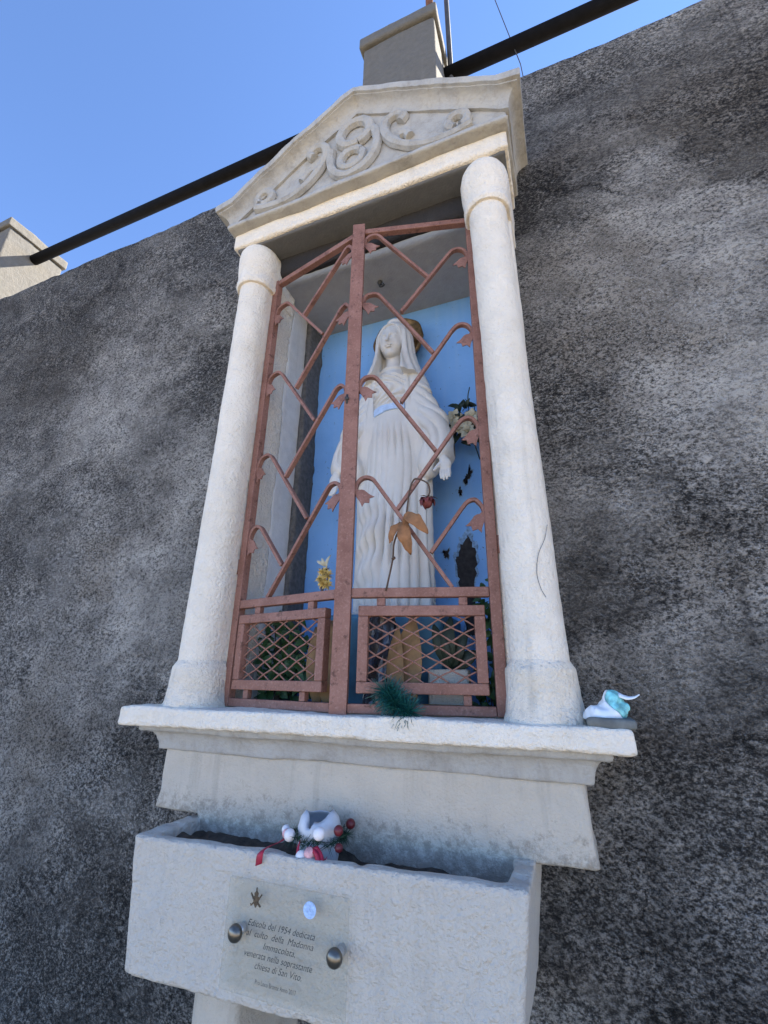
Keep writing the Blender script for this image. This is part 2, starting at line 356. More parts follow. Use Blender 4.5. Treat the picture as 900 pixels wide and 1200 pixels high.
def surface_nets(F, o, h):
    S = F < 0; nx, ny, nz_ = F.shape
    cnt = np.zeros((nx-1, ny-1, nz_-1), np.int8)
    cs = [(i, j, k) for i in (0, 1) for j in (0, 1) for k in (0, 1)]
    for i, j, k in cs: cnt += S[i:nx-1+i, j:ny-1+j, k:nz_-1+k]
    act = np.argwhere((cnt > 0) & (cnt < 8)); ids = -np.ones(cnt.shape, np.int64); ids[tuple(act.T)] = np.arange(len(act))
    acc = np.zeros((len(act), 3)); num = np.zeros(len(act))
    val = {c: F[act[:, 0]+c[0], act[:, 1]+c[1], act[:, 2]+c[2]].astype(np.float64) for c in cs}
    for a in cs:
        for ax in range(3):
            if a[ax]: continue
            b = list(a); b[ax] = 1; b = tuple(b); fa, fb = val[a], val[b]; q = (fa < 0) != (fb < 0)
            t = np.where(q, fa/np.where(fa == fb, 1, fa-fb), 0); p = np.tile(np.array(a, float), (len(act), 1)); p[:, ax] += t
            acc[q] += p[q]; num[q] += 1
    V = (act + acc/num[:, None])*h + np.array(o)
    Q = []
    for ax in range(3):
        b1, b2 = [(1, 2), (2, 0), (0, 1)][ax]
        sl0 = [slice(None)]*3; sl1 = [slice(None)]*3; sl0[ax] = slice(0, -1); sl1[ax] = slice(1, None)
        s0, s1 = S[tuple(sl0)], S[tuple(sl1)]
        e = np.argwhere(s0 != s1); ok = (e[:, b1] > 0) & (e[:, b2] > 0) & (e[:, b1] < cnt.shape[b1]) & (e[:, b2] < cnt.shape[b2]); e = e[ok]
        flip = s0[tuple(e.T)]
        def g(d1, d2):
            k = e.copy(); k[:, b1] -= d1; k[:, b2] -= d2; return ids[tuple(k.T)]
        q = np.stack([g(1, 1), g(0, 1), g(0, 0), g(1, 0)], 1)
        q[~flip] = q[~flip][:, ::-1]; Q.append(q)
    return V, np.concatenate(Q)
def quadmesh(name, V, Q):
    me = bpy.data.meshes.new(name); me.vertices.add(len(V)); me.vertices.foreach_set('co', np.asarray(V, np.float32).ravel())
    me.loops.add(len(Q)*4); me.loops.foreach_set('vertex_index', np.asarray(Q, np.int32).ravel())
    me.polygons.add(len(Q)); me.polygons.foreach_set('loop_start', np.arange(0, len(Q)*4, 4, dtype=np.int32))
    me.update(calc_edges=True); me.validate(); return me
def sdf(name, fn, lo, hi, h, mat, parent, T=None):
    lo = [a-3*h for a in lo]; hi = [a+3*h for a in hi]
    X = np.arange(lo[0], hi[0]+h, h, dtype=np.float32)[:, None, None]; Y = np.arange(lo[1], hi[1]+h, h, dtype=np.float32)[None, :, None]
    Z = np.arange(lo[2], hi[2]+h, h, dtype=np.float32)[None, None, :]
    F = np.array(np.broadcast_to(fn(X, Y, Z), (X.size, Y.size, Z.size)))
    F[F == 0] = 1e-7
    V, Q = surface_nets(F, lo, h)
    if T is not None: V, fl = T(V); Q = Q[:, ::-1] if fl else Q
    return link(name, quadmesh(name, V, Q), mat, parent)
def rough_block(name, lo, hi, mat, parent, r=.004, h=.006, amp=.003, fine=.001, seed=0):
    r = min(r, .004)
    def fn(X, Y, Z):
        return rbox(X, Y, Z, lo, hi, r) + amp*vn(X, Y, Z, .13, seed) + fine*vn(X, Y, Z, .028, seed+4)
    return sdf(name, fn, [a-amp for a in lo], [a+amp for a in hi], h, mat, parent)

# ================================================================== THE SETTING
GZ = -1.55
g = MB(); g.add([(-600, -600, GZ), (600, -600, GZ), (600, 600, GZ), (-600, 600, GZ)], [(0, 1, 2, 3)])
tag(g.build('ground', 'ground', smooth=False), 'pale paved street in front of the wall', None, kind='structure')

def build_wall():
    x0, x1, z0, z1, h = -6.5, 5.0, GZ-.05, 2.291, .03
    hx, hz0, hz1 = .41, -.03, 1.56
    def axis(a, b, cuts):
        o = []
        p = [a]+cuts+[b]
        for q, r_ in zip(p[:-1], p[1:]):
            n = max(1, round((r_-q)/h)); o += [q+(r_-q)*i/n for i in range(n)]
        return o+[b]
    xs = axis(x0, x1, [-hx, hx]); zs = axis(z0, z1, [hz0, hz1]); nx, nz_ = len(xs), len(zs)
    V = []; F = []
    for i, x in enumerate(xs):
        for k, z in enumerate(zs):
            p = Vector((x, 0, z))
            d = .007*noise.noise(p*1.7)+.005*noise.noise(p*5)+.0035*noise.noise(p*14)
            if k == nz_-1: z += .004*noise.noise(p*3+Vector((0, 7, 0)))+.005*noise.noise(p*19)
            if abs(x) < .62 and -.3 < z < 1.9: d = max(d*.4, 0)
            V.append((x, d, z))
    idx = lambda i, k: i*nz_+k
    for i in range(nx-1):
        for k in range(nz_-1):
            xm, zm = (xs[i]+xs[i+1])/2, (zs[k]+zs[k+1])/2
            if abs(xm) < hx and hz0 < zm < hz1: continue
            F.append((idx(i, k), idx(i+1, k), idx(i+1, k+1), idx(i, k+1)))
    n = len(V)
    for i, x in enumerate(xs):                      # rounded top edge, then the top and the back
        a = V[idx(i, nz_-1)]
        V += [(x, a[1]+.012, a[2]+.010), (x, .42, a[2]+.012), (x, .42, z0)]
    for i in range(nx-1):
        t0, t1 = n+3*i, n+3*(i+1)
        F += [(idx(i, nz_-1), idx(i+1, nz_-1), t1, t0), (t0, t1, t1+1, t0+1), (t0+1, t1+1, t1+2, t0+2)]
    me = bpy.data.meshes.new('plaster_wall'); me.from_pydata(V, [], F); me.update()
    return tag(link('plaster_wall', me, 'wall'), 'dark grey wall of rough stained render behind the shrine', 'wall')
build_wall()

def pillar(name, x0, x1, ztop, label, seed):
    o = empty(name, ((x0+x1)/2, .2, 2.29), label, 'pillar', 'pillars on the wall top')
    rough_block('shaft', (x0, .004, 2.28), (x1, .39, ztop-.072), 'pillar', o, r=.008, h=.011, amp=.004, seed=seed)
    rough_block('cap', (x0-.014, -.014, ztop-.074), (x1+.014, .405, ztop), 'pillar', o, r=.012, h=.008, amp=.004, seed=seed+3)
    return o
pillar('concrete_pillar', -.112, .252, 3.09, 'grey concrete pillar with flat cap on wall top behind the pediment', 1)
pillar('concrete_pillar', -3.22, -2.85, 3.13, 'grey concrete pillar at wall top receiving the far end of the black pipe', 11)
m = MB(); m.tube([(-2.90, .2, 2.945), (-1.0, .2, 2.925), (-.06, .2, 2.92)], .034, 16); m.tube([(.20, .2, 2.915), (1.2, .2, 2.905), (4.6, .2, 2.89)], .034, 16)
m.tube([(-.08, .2, 2.92), (.22, .2, 2.915)], .034, 16)
tag(m.build('rail_pipe', 'black_pipe'), 'long black metal pipe rail running above the wall through the pillars', 'pipe')
m = MB(); m.tube([(.195, .16, 3.07), (.197, .16, 4.6)], .021, 12)
tag(m.build('rusty_pole', 'rust'), 'rusty brown pole standing on top of the pillar', 'pole')
m = MB(); m.tube([(.283, .2, 2.285), (.279, .2, 4.6)], .013, 10)
tag(m.build('thin_pole', 'dark_metal'), 'thin dark upright rod beside the pillar behind the pediment', 'pole')
m = MB(); m.tube([(.62, .2, 2.285), (.604, .2, 2.754), (.529, .2, 3.355), (.36, .2, 4.6)], .0022, 6)
tag(m.build('wire', 'dark_metal'), 'hair-thin wire rising slantwise into the sky from wall top', 'wire')

# ================================================================== THE SHRINE
SH = empty('wall_shrine', (0, -.1, -.5), 'white plaster wall shrine with two columns, pediment and blue-backed niche', 'shrine')
B = rough_block
# sill and what is under it
def sill_fn(X, Y, Z):
    d = rbox(X, Y, Z, (-.603, -.246, -.046), (.603, .02, .0), .006)
    chip = vn(X, Y, Z, .05, 2)
    return d + .003*vn(X, Y, Z, .14, 1)+.0016*vn(X, Y, Z, .022, 5)+.012*np.maximum(chip-.5, 0)
sdf('sill', sill_fn, (-.61, -.26, -.05), (.61, .02, .01), .005, 'white', SH)
def mould_fn(X, Y, Z):
    lip = rbox(X, Y, Z, (-.566, -.211, -.062), (.566, .02, -.040), .003)
    t = np.clip((Z+.106)/.046, 0, 1); off = .026*(1-np.sqrt(np.clip(1-t*t, 0, 1)))
    q = np.maximum(abs(X)-(.530+off), -(Y+.170+off)); cove = np.maximum(np.maximum(q, abs(Z+.083)-.024), Y-.02)
    return np.minimum(lip, cove)*.8 + .003*vn(X, Y, Z, .12, 3)+.0012*vn(X, Y, Z, .03, 7)
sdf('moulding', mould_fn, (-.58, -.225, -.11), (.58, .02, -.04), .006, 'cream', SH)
def apron_fn(X, Y, Z):
    fl = .012*np.clip((-.19-Z)/.06, 0, 1)**2
    d = rbox(X/(1+fl/.5), Y, Z, (-.514, -.160, -.243), (.514, .02, -.100), .008)
    d = np.minimum(d, rbox(X, Y, Z, (-.378, -.160, -.34), (.383, -.06, -.20), .004))
    return d + .004*vn(X, Y, Z, .11, 9)+.0012*vn(X, Y, Z, .03, 2)
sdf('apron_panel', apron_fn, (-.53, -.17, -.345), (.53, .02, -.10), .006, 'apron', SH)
def planter_fn(X, Y, Z):
    Z = Z-.018*X; k_ = 1+.34*(Z+.243)
    d = rbox(X/k_, Y, Z, (-.413, -.309, -.472), (.413, .02, -.243), .006)
    d = d + .0025*vn(X, Y, Z, .12, 5)+.0012*vn(X, Y, Z, .018, 5)+.010*np.maximum(vn(X, Y, Z, .035, 3)-.35, 0)*np.clip((Z+.262)/.015, 0, 1)+.006*np.maximum(vn(X, Y, Z, .06, 8)-.2, 0)*np.clip((-.44-Z)/.03, 0, 1)
    cav = rbox(X, Y, Z, (-.366, -.281, -.40), (.372, -.150, -.15), .014)+.006*vn(X, Y, Z, .05, 1)
    return smax(d, -cav, .006)
sdf('planter', planter_fn, (-.42, -.32, -.48), (.42, .02, -.24), .005, 'planter', SH)
m = MB(); random.seed(3)
nx_, ny_ = 46, 9
V = [(-.378+.762*i/nx_, -.290+.135*j/ny_, -.276+.020*noise.noise(Vector((i*.20, j*.3, 0)))+.008*noise.noise(Vector((i*1.1, j*1.3, 4)))) for i in range(nx_+1) for j in range(ny_+1)]
m.add(V, [(i*(ny_+1)+j, (i+1)*(ny_+1)+j, (i+1)*(ny_+1)+j+1, i*(ny_+1)+j+1) for i in range(nx_) for j in range(ny_)]).build('planter_soil', 'soil', SH)
B('support_block', (-.268, -.235, -1.56), (-.158, .02, -.45), 'grey_plaster', SH, r=.006, h=.014, amp=.004, seed=6)

# jambs and niche
for s, sd_ in ((-1, 1), (1, 2)):
    x0, x1 = sorted((s*.374, s*.492))
    B('jamb', (x0, -.120, -.012), (x1, .02, 1.61), 'white', SH, r=.006, h=.012, amp=.003, seed=sd_)
    x0, x1 = sorted((s*.3745, s*.435))
    B('niche_side', (x0, .0, -.03), (x1, .26, 1.57), 'niche', SH, r=.003, h=.014, amp=.002, seed=sd_+5)
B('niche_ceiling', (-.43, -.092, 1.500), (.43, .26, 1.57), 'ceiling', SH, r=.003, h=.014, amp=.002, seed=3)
B('lintel', (-.40, -.118, 1.515), (.40, -.02, 1.61), 'dark_plaster', SH, r=.004, h=.012, amp=.002, seed=4)
B('niche_floor', (-.43, -.05, -.05), (.43, .26, -.002), 'cream', SH, r=.003, h=.012, amp=.002, seed=8)
m = MB(); m.box((-.372, .221, -.0), (.372, .25, 1.501))
bk = m.build('niche_back', 'blue', SH, smooth=False)
B('corner_board', (-.377, .118, -.002), (-.352, .222, 1.50), 'wood', SH, r=.003, h=.008, amp=.004, fine=.003, seed=12)
# patches where the blue paint has come away
def patch(pts, seed):
    cc = Vector((sum(p[0] for p in pts)/len(pts), sum(p[1] for p in pts)/len(pts)))
    for nm, mt, grow, yy, jt in (('pale_undercoat', 'undercoat', 1.22, .2196, .0075), ('bare_patch', 'flake', 1.0, .2186, .0055)):
        rg = random.Random(seed); P = []
        for i in range(len(pts)):
            a = cc+(Vector(pts[i])-cc)*grow; b_ = cc+(Vector(pts[(i+1) % len(pts)])-cc)*grow
            for k in range(7): q = a.lerp(b_, k/7); P.append(Vector((q.x+rg.uniform(-jt, jt)*.8, 0, q.y+rg.uniform(-jt, jt))))
        n = len(P); c = sum(P, Vector())/n
        m = MB(); m.add([(p.x, yy, p.z) for p in P]+[(p.x, .222, p.z) for p in P]+[(c.x, yy, c.z)],
                        [(i, (i+1) % n, 2*n) for i in range(n)]+[(i, i+n, (i+1) % n+n, (i+1) % n) for i in range(n)])
        m.build(nm, mt, bk, smooth=False)
patch([(.246, .515), (.270, .457), (.259, .342), (.262, .20), (.228, .20), (.212, .351), (.200, .435), (.218, .481)], 1)
patch([(.160, .470), (.178, .475), (.180, .450), (.165, .445)], 2)
patch([(.262, .762), (.268, .740), (.258, .715), (.244, .700), (.236, .712), (.250, .728)], 3)
patch([(.225, .69), (.232, .668), (.227, .660), (.222, .672)], 5)
# hook on the ceiling
m = MB(); m.tube(spline([(-.005, .03, 1.503), (-.005, .028, 1.478), (.006, .02, 1.462), (.018, .018, 1.468)]), .004, 6); m.ball((-.005, .03, 1.495), .010)
m.build('ceiling_hook', 'dark_metal', SH)

# columns: a half-round front carried straight back to the wall
def column(s):
    xa = lambda z: s*(.4525-.0265*min(1, max(0, z)/1.5)) if s > 0 else s*(.443-.012*min(1, max(0, z)/1.5))
    def ring_mesh(name, prof, parent, mat='white', seed=0, yb=-.03, nA=26):
        V = []; zz = []
        for (z0, r0), (z1, r1) in zip(prof[:-1], prof[1:]):
            n = max(1, int(abs(z1-z0)/.014)); zz += [(z0+(z1-z0)*i/n, r0+(r1-r0)*i/n) for i in range(n)]
        zz.append(prof[-1])
        nr = nA+1+6
        for z, r in zz:
            xc = xa(z); sec = []
            for k in range(3): sec.append((xc+r, yb+(-.15-yb)*k/3))
            for k in range(nA+1): a = math.pi*k/nA; sec.append((xc+r*math.cos(a), -.15-r*math.sin(a)))
            for k in range(2, -1, -1): sec.append((xc-r, yb+(-.15-yb)*k/3))
            for x, y in sec:
                p = Vector((x, y, z)); d = .0016*noise.noise(p*7+Vector((seed, 0, 0)))+.0012*noise.noise(p*42)
                nrm = Vector((x-xc, min(0, y+.15), 0)); nrm = nrm.normalized() if nrm.length > 1e-6 else Vector((0, 0, 0))
                V.append(p+nrm*d)
        F = [(i*nr+k, (i+1)*nr+k, (i+1)*nr+(k+1), i*nr+k+1) for i in range(len(zz)-1) for k in range(nr-1)]
        F += [tuple(range(nr)), tuple(reversed(range((len(zz)-1)*nr, len(zz)*nr)))]
        me = bpy.data.meshes.new(name); me.from_pydata(V, [], F); me.update()
        o_ = link(name, me, mat, parent); me.set_sharp_from_angle(angle=R(32)); return o_
    sh = ring_mesh('column', [(.095, .0590), (.3, .0585), (.6, .0568), (1.0, .0555), (1.44, .0560)], SH, seed=s*3)
    ring_mesh('base', [(-.012, .0840), (.003, .0815), (.014, .0770), (.045, .0725), (.092, .0705), (.098, .0695), (.112, .0605), (.118, .0575)], sh, 'base_plaster', seed=s*5, yb=-.025)
    ring_mesh('capital', [(1.418, .050), (1.419, .0655), (1.428, .0700), (1.440, .0700), (1.446, .0670), (1.470, .0690), (1.50, .0725), (1.535, .0750), (1.560, .0748), (1.578, .0720), (1.592, .0665), (1.600, .0600), (1.612, .0540)], sh, seed=s*7, yb=-.005)
column(-1); column(1)

# entablature and pediment
B('soffit', (-.500, -.209, 1.596), (.500, .0, 1.609), 'shade_crack_grey', SH, r=.003, h=.007, amp=.0015, fine=.0006, seed=23)  # thin dark slab: the shade under the entablature put into its colour
B('fascia', (-.511, -.219, 1.603), (.511, .02, 1.676), 'white', SH, r=.005, h=.008, amp=.003, seed=21)
def ledge_fn(X, Y, Z):
    Zs = Z+.006*vn(X, Y*0, Z*0, .12, 3)
    return rbox(X, Y, Zs, (-.522, -.256, 1.668), (.522, .02, 1.688), .004)+.003*vn(X, Y, Z, .10, 22)+.003*np.maximum(vn(X, Y, Z, .035, 4)-.3, 0)
sdf('ledge', ledge_fn, (-.53, -.26, 1.65), (.53, .02, 1.70), .006, 'cream', SH)
EL, ER, AP = 1.700, 1.745, 2.052             # foot of the raking moulding: left eave, right eave, apex
def rake(x):
    t = abs(x)/.52; e = ER if x > 0 else EL
    return AP+(e-AP)*t+.018*math.sin(math.pi*min(t, 1))*(1 if x < 0 else .6)
tv = []; xs_ = [-.515+1.03*i/60 for i in range(61)]
for x in xs_:
    for k in range(9):
        z = 1.675+(rake(x)+.05-1.675)*k/8; p = Vector((x, 0, z)); tv.append((x, -.226+.003*noise.noise(p*7)+.001*noise.noise(p*40), z))
tf = [(i*9+k, (i+1)*9+k, (i+1)*9+k+1, i*9+k+1) for i in range(60) for k in range(8)]
m = MB(); m.add(tv, tf)
for x in (-.515, .515): m.add([(x, -.226, 1.675), (x, .02, 1.675), (x, .02, rake(x)+.05), (x, -.226, rake(x)+.05)], [(0, 1, 2, 3)])
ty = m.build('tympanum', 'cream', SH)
prof = [(0, -.008), (.010, -.008), (.0105, .006), (.0115, .016), (.015, .027), (.022, .037), (.032, .044), (.043, .047), (.0435, .051), (.052, .053), (.054, .068), (.053, .080), (.045, .087)]
path = [(-.515, .02, EL, -1, 0)]
path += [(-.515, -.226, EL, -1, -1)]
for i in range(1, 60): x = -.515+1.03*i/60; path.append((x, -.226, rake(x), 0, -1))
path += [(.515, -.226, ER, 1, -1), (.515, .02, ER, 1, 0)]
side = lambda a, b, n: [tuple(a[q]+(b[q]-a[q])*k/n for q in range(3))+(a[3] if a[4] == 0 else b[3], 0) for k in range(n)]
full = side(path[0], path[1], 12)+path[1:-1]+[tuple(path[-2][q]+(path[-1][q]-path[-2][q])*k/12 for q in range(3))+(1, 0) for k in range(1, 13)]
V = []; npf = len(prof)+1
for (x, y, z, ox, oy) in full:
    for o_, u_ in prof:
        p = Vector((x+ox*o_, y+oy*o_, z+u_)); d = .0035*noise.noise(p*8)+.0016*noise.noise(p*33)
        V.append((p.x+ox*d, p.y+oy*d, p.z+d))
    V.append((x*.97, .03, z+.088))
F = [(i*npf+k, (i+1)*npf+k, (i+1)*npf+k+1, i*npf+k+1) for i in range(len(full)-1) for k in range(npf-1)]
me = bpy.data.meshes.new('raking_cornice'); me.from_pydata(V, [], F); me.update(); link('raking_cornice', me, 'cream', SH); me.set_sharp_from_angle(angle=R(34))
# relief scrolls on the tympanum
def scroll(pts, rad, n=5):
    rad *= 1.2; P = spline([(x, -.231, z) for x, z in pts], n); k = len(P)
    r_ = [rad*(1+.12*noise.noise(Vector((i*.3, rad*90, 2)))) for i in range(k)]
    m = MB(); m.tube(P, r_, 8, flat=1.0); o_ = m.build('scroll', 'cream', ty); o_.data.set_sharp_from_angle(angle=R(40))
def ringpts(c, r, a0, a1, n=14, sq=1.0): return [(c[0]+r*math.cos(R(a0+(a1-a0)*i/n)), c[1]+sq*r*math.sin(R(a0+(a1-a0)*i/n))) for i in range(n+1)]
scroll(ringpts((-.005, 1.942), .060, -75, 285, 22), .0165)
scroll(ringpts((-.014, 1.812), .044, 30, 390, 18), .0135)
scroll([(-.098, 1.890), (-.099, 1.840), (-.086, 1.785), (-.056, 1.746), (-.012, 1.732), (.034, 1.746), (.067, 1.784), (.083, 1.838), (.080, 1.895), (.062, 1.930)], .0155)
scroll(ringpts((-.378, 1.790), .032, -100, 230, 14), .0145)
scroll([(-.412, 1.750), (-.345, 1.732), (-.275, 1.730), (-.210, 1.755), (-.160, 1.800), (-.128, 1.852), (-.116, 1.900), (-.132, 1.940), (-.166, 1.948), (-.188, 1.925), (-.172, 1.902)], .0155)
scroll([(-.215, 1.795), (-.195, 1.822), (-.172, 1.836)], .014)
scroll(ringpts((.366, 1.776), .032, -70, 250, 14), .0145)
scroll([(.410, 1.738), (.345, 1.722), (.275, 1.726), (.210, 1.750), (.160, 1.790), (.126, 1.838), (.110, 1.890), (.122, 1.932), (.158, 1.943), (.184, 1.920), (.170, 1.896)], .0155)
scroll([(.205, 1.800), (.190, 1.826), (.170, 1.830)], .014)
def crack(pts, xc, r_, par_):
    P = spline([(x, -.15-math.sqrt(max(1e-5, r_*r_-(x-xc)**2))+.0004, z) for x, z in pts], 4); m = MB(); m.tube(P, .0006, 5); m.build('crack', 'shade_crack_grey', par_)

# ================================================================== THE IRON GATE
def gate_leaf(name, hinge, free, label, side_hooks, centre_hooks, centre_bar, lat):
    H = Vector((*hinge, 0)); E_ = Vector((*free, 0)); D = (E_-H).normalized(); Lw = (E_-H).length
    Nn = Vector((D.y, -D.x, 0));
    if Nn.y > 0: Nn = -Nn                                    # towards the street
    W = lambda s, z, t=0.0: H+D*s+Nn*t+Vector((0, 0, z))
    o = empty(name, (hinge[0], hinge[1], 0), label, 'gate', 'iron gate leaves of the shrine')
    def bar(nm, s0, s1, z0, z1, t0=-.012, t1=.012, par=o, bv=.0018, lean=0):
        m = MB(); V = [W(s, z, t) for s, z in ((s0, z0), (s1, z0), (s1+lean, z1), (s0+lean, z1)) for t in (t0, t1)]
        m.add(V, [(0, 2, 3, 1), (2, 4, 5, 3), (4, 6, 7, 5), (6, 0, 1, 7), (1, 3, 5, 7), (6, 4, 2, 0)])
        return m.build(nm, 'iron', par, smooth=False, bevel=bv)
    bar('hinge_stile', -.012, .013, .001, 1.480)
    for hz in (.36, 1.21):
        m = MB(); m.tube([W(-.018, hz, .004), W(-.018, hz+.045, .004)], .0065, 10); m.tube([W(-.018, hz+.02, .004), W(-.04, hz+.02, -.004)], .004, 6); m.build('hinge', 'iron', o)
    if centre_bar:
        bar('meeting_stile', Lw-.016, Lw+.004, .004, 1.486)
        cb = bar('cover_bar', Lw-.018, Lw+.022, -.004, 1.496, .0125, .0165, bv=.001)
        m = MB(); m.tube([W(Lw+.014, .815, .0135), W(Lw+.014, .815, .023)], .006, 8); m.box(tuple(W(Lw+.014, .80, .016)-Vector((.003, .002, 0))), tuple(W(Lw+.014, .83, .016)+Vector((.003, .004, 0))))
        m.build('keyhole', 'dark_metal', cb)
        r0 = Lw-.017
    else:
        bar('meeting_stile', Lw-.024, Lw-.005, .004, 1.486, -.012, .006); r0 = Lw-.025
    bar('top_rail', .014, r0, 1.458, 1.478, -.010, .010)
    bar('middle_rail', .014, r0, .257, .280, -.0105, .0105)
    bar('bottom_rail', .014, r0, .001, .021, -.0105, .0105)
    # panel of wire lattice
    s0, s1, z0, z1 = lat['s0'], lat['s1'], .043, .237
    fr = MB(); b_ = .024
    fo = bar('panel_frame', s0, s1, z0, z0+b_, -.009, .014)
    for args in ((s0, s1, z1-b_, z1), (s0, s0+b_, z0+b_+.0005, z1-b_-.0005), (s1-b_, s1, z0+b_+.0005, z1-b_-.0005)):
        bar('panel_frame', *args, -.009, .014)
    for sp in lat['top']: bar('spacer', sp-.010, sp+.010, z1+.0005, .2565, -.007, .009)
    for sp in lat['bot']: bar('spacer', sp-.009, sp+.009, .0215, z0-.0005, -.007, .009)
    m = MB(); a0, a1, c0, c1 = s0+b_-.004, s1-b_+.004, z0+b_-.004, z1-b_+.004
    cw, ch = .058, .0315
    for sg in (-1, 1):
        k = -14
        while k < 16:
            # line z = zc + sg*(ch/cw)*(s-a0)
            zc = c0+k*ch; sl = sg*ch/cw
            pts = []
            for i in range(0, 41):
                s_ = a0+(a1-a0)*i/40; z_ = zc+sl*(s_-a0)
                if c0 <= z_ <= c1: pts.append(W(s_, z_+.0012*math.sin(s_*109), .001+sg*.0012))
            if len(pts) > 2: m.tube(pts, .0021, 6)
            k += 1
    m.build('wire_lattice', 'iron', o)
    # hooked bars with sheet-metal bellflowers
    def strap(P, hw=.0045, hd=.0075):
        V = []; n = len(P)
        for i in range(n):
            a = Vector(P[max(i-1, 0)]); b2 = Vector(P[min(i+1, n-1)]); d = (b2-a).normalized(); q = Vector((-d.y, d.x))
            p = Vector(P[i])
            for hh, tt in ((hw, -hd), (hw, hd), (-hw, hd), (-hw, -hd)): V.append(W(p.x+q.x*hh, p.y+q.y*hh, tt))
        F = [(4*i+k, 4*i+(k+1) % 4, 4*i+4+(k+1) % 4, 4*i+4+k) for i in range(n-1) for k in range(4)]+[(3, 2, 1, 0), (4*n-4, 4*n-3, 4*n-2, 4*n-1)]
        m = MB(); m.add(V, F); return m.build('hooked_bar', 'iron', o, smooth=False, bevel=.001)
    def bell(s_, z_, ang, par, big=1.0):
        d = Vector((math.cos(ang), math.sin(ang))); q = Vector((-d.y, d.x))
        out = [(0, .003), (.007, .005), (.011, .011), (.018, .0155), (.030, .0170), (.040, .0190), (.052, .0235), (.046, .0100), (.056, .0005), (.046, -.0095), (.051, -.0230), (.040, -.0185), (.030, -.0168), (.018, -.0155), (.011, -.011), (.007, -.005), (0, -.003)]
        rg = random.Random(int(s_*1e4+z_*1e3)); tw = rg.uniform(-.12, .12)
        V = []
        for t_ in (-.0015, .0015):
            for l_, w2 in out:
                p = Vector((s_, z_))+d*l_*big+q*w2*big*.92; V.append(W(p.x, p.y, .004+t_+tw*w2+.10*l_))
        n = len(out)
        F = [tuple(range(n)), tuple(reversed(range(n, 2*n)))]+[(i, (i+1) % n, n+(i+1) % n, n+i) for i in range(n)]
        m = MB(); m.add(V, F); m.build('bellflower', 'iron', par, smooth=False)
    for (ps, pz), (es, ez) in side_hooks:
        st = (.012, pz-.052)
        P = [st, (.0135, pz-.032)]+[(.018, pz-.018), (.028, pz-.005), (ps-.006, pz), (ps+.010, pz-.006)]
        c = spline([(x, y, 0) for x, y in P]+[(ps+.024, pz-.022, 0)], 5); c = [(p.x, p.y) for p in c]+[(es, ez)]
        b2 = strap(c); bell(.017, pz-.036, R(-62), b2)
    for (ps, pz), (es, ez) in centre_hooks:
        e0 = r0-.001
        if centre_bar: e0 = Lw-.018
        P = [(e0+.003, pz-.050), (e0, pz-.032), (e0-.004, pz-.016), (e0-.014, pz-.004), (ps+.006, pz), (ps-.010, pz-.006)]
        c = spline([(x, y, 0) for x, y in P]+[(ps-.024, pz-.024, 0)], 5); c = [(p.x, p.y) for p in c]+[(es, ez)]
        b2 = strap(c); bell(e0-.001, pz-.034, R(-180+48), b2)
    return o, W
SHK_R = [((.050, 1.354), (.221, 1.123)), ((.049, 1.056), (.221, .802)), ((.046, .740), (.230, .483)), ((.043, .502), (.147, .366))]
CHK_R = [((.304, 1.459-.006), (.136, 1.250)), ((.301, 1.203), (.127, .962)), ((.303, .895), (.128, .645)), ((.306, .576), (.098, .280))]
SHK_L = [((.062, 1.350), (.253, 1.119)), ((.058, 1.051), (.244, .801)), ((.055, .738), (.243, .489)), ((.047, .500), (.162, .366))]
CHK_L = [((.338, 1.440), (.156, 1.245)), ((.336, 1.192), (.149, .952)), ((.332, .888), (.141, .640)), ((.328, .574), (.116, .280))]
GR, WR = gate_leaf('iron_gate_leaf', (.365, -.115), (.017, -.200), 'red-brown iron gate leaf with wide centre bar and keyhole, tinsel on its bottom rail', SHK_R, CHK_R, True,
    dict(s0=.027, s1=.321, top=(.075, .268), bot=(.074, .268)))
GL, WL = gate_leaf('iron_gate_leaf', (-.362, -.115), (.017, -.199), 'red-brown iron gate leaf without centre bar, straw flowers on its middle rail', SHK_L, CHK_L, False,
    dict(s0=.022, s1=.340, top=(.088, .285), bot=(.075, .276)))

# ================================================================== THE STATUE
ST = empty('plaster_statue', (.04, .08, .25), 'white plaster statue of a veiled woman with open hands and blue sash', 'statue')
def I(Z, xs, ys): return np.interp(Z, xs, ys).astype(np.float32)
def ell(X, Y, Z, c, r):
    k0 = np.sqrt(((X-c[0])/r[0])**2+((Y-c[1])/r[1])**2+((Z-c[2])/r[2])**2); k1 = np.sqrt(((X-c[0])/r[0]**2)**2+((Y-c[1])/r[1]**2)**2+((Z-c[2])/r[2]**2)**2)
    return k0*(k0-1)/np.maximum(k1, 1e-6)
def cap(X, Y, Z, a, b, ra, rb):
    a = np.array(a); b = np.array(b); d = b-a; L2 = float(d@d)
    t = np.clip(((X-a[0])*d[0]+(Y-a[1])*d[1]+(Z-a[2])*d[2])/L2, 0, 1)
    return np.sqrt((X-a[0]-t*d[0])**2+(Y-a[1]-t*d[1])**2+(Z-a[2]-t*d[2])**2)-(ra+(rb-ra)*t)
def sm(x, a, b): t = np.clip((x-a)/(b-a), 0, 1); return t*t*(3-2*t)
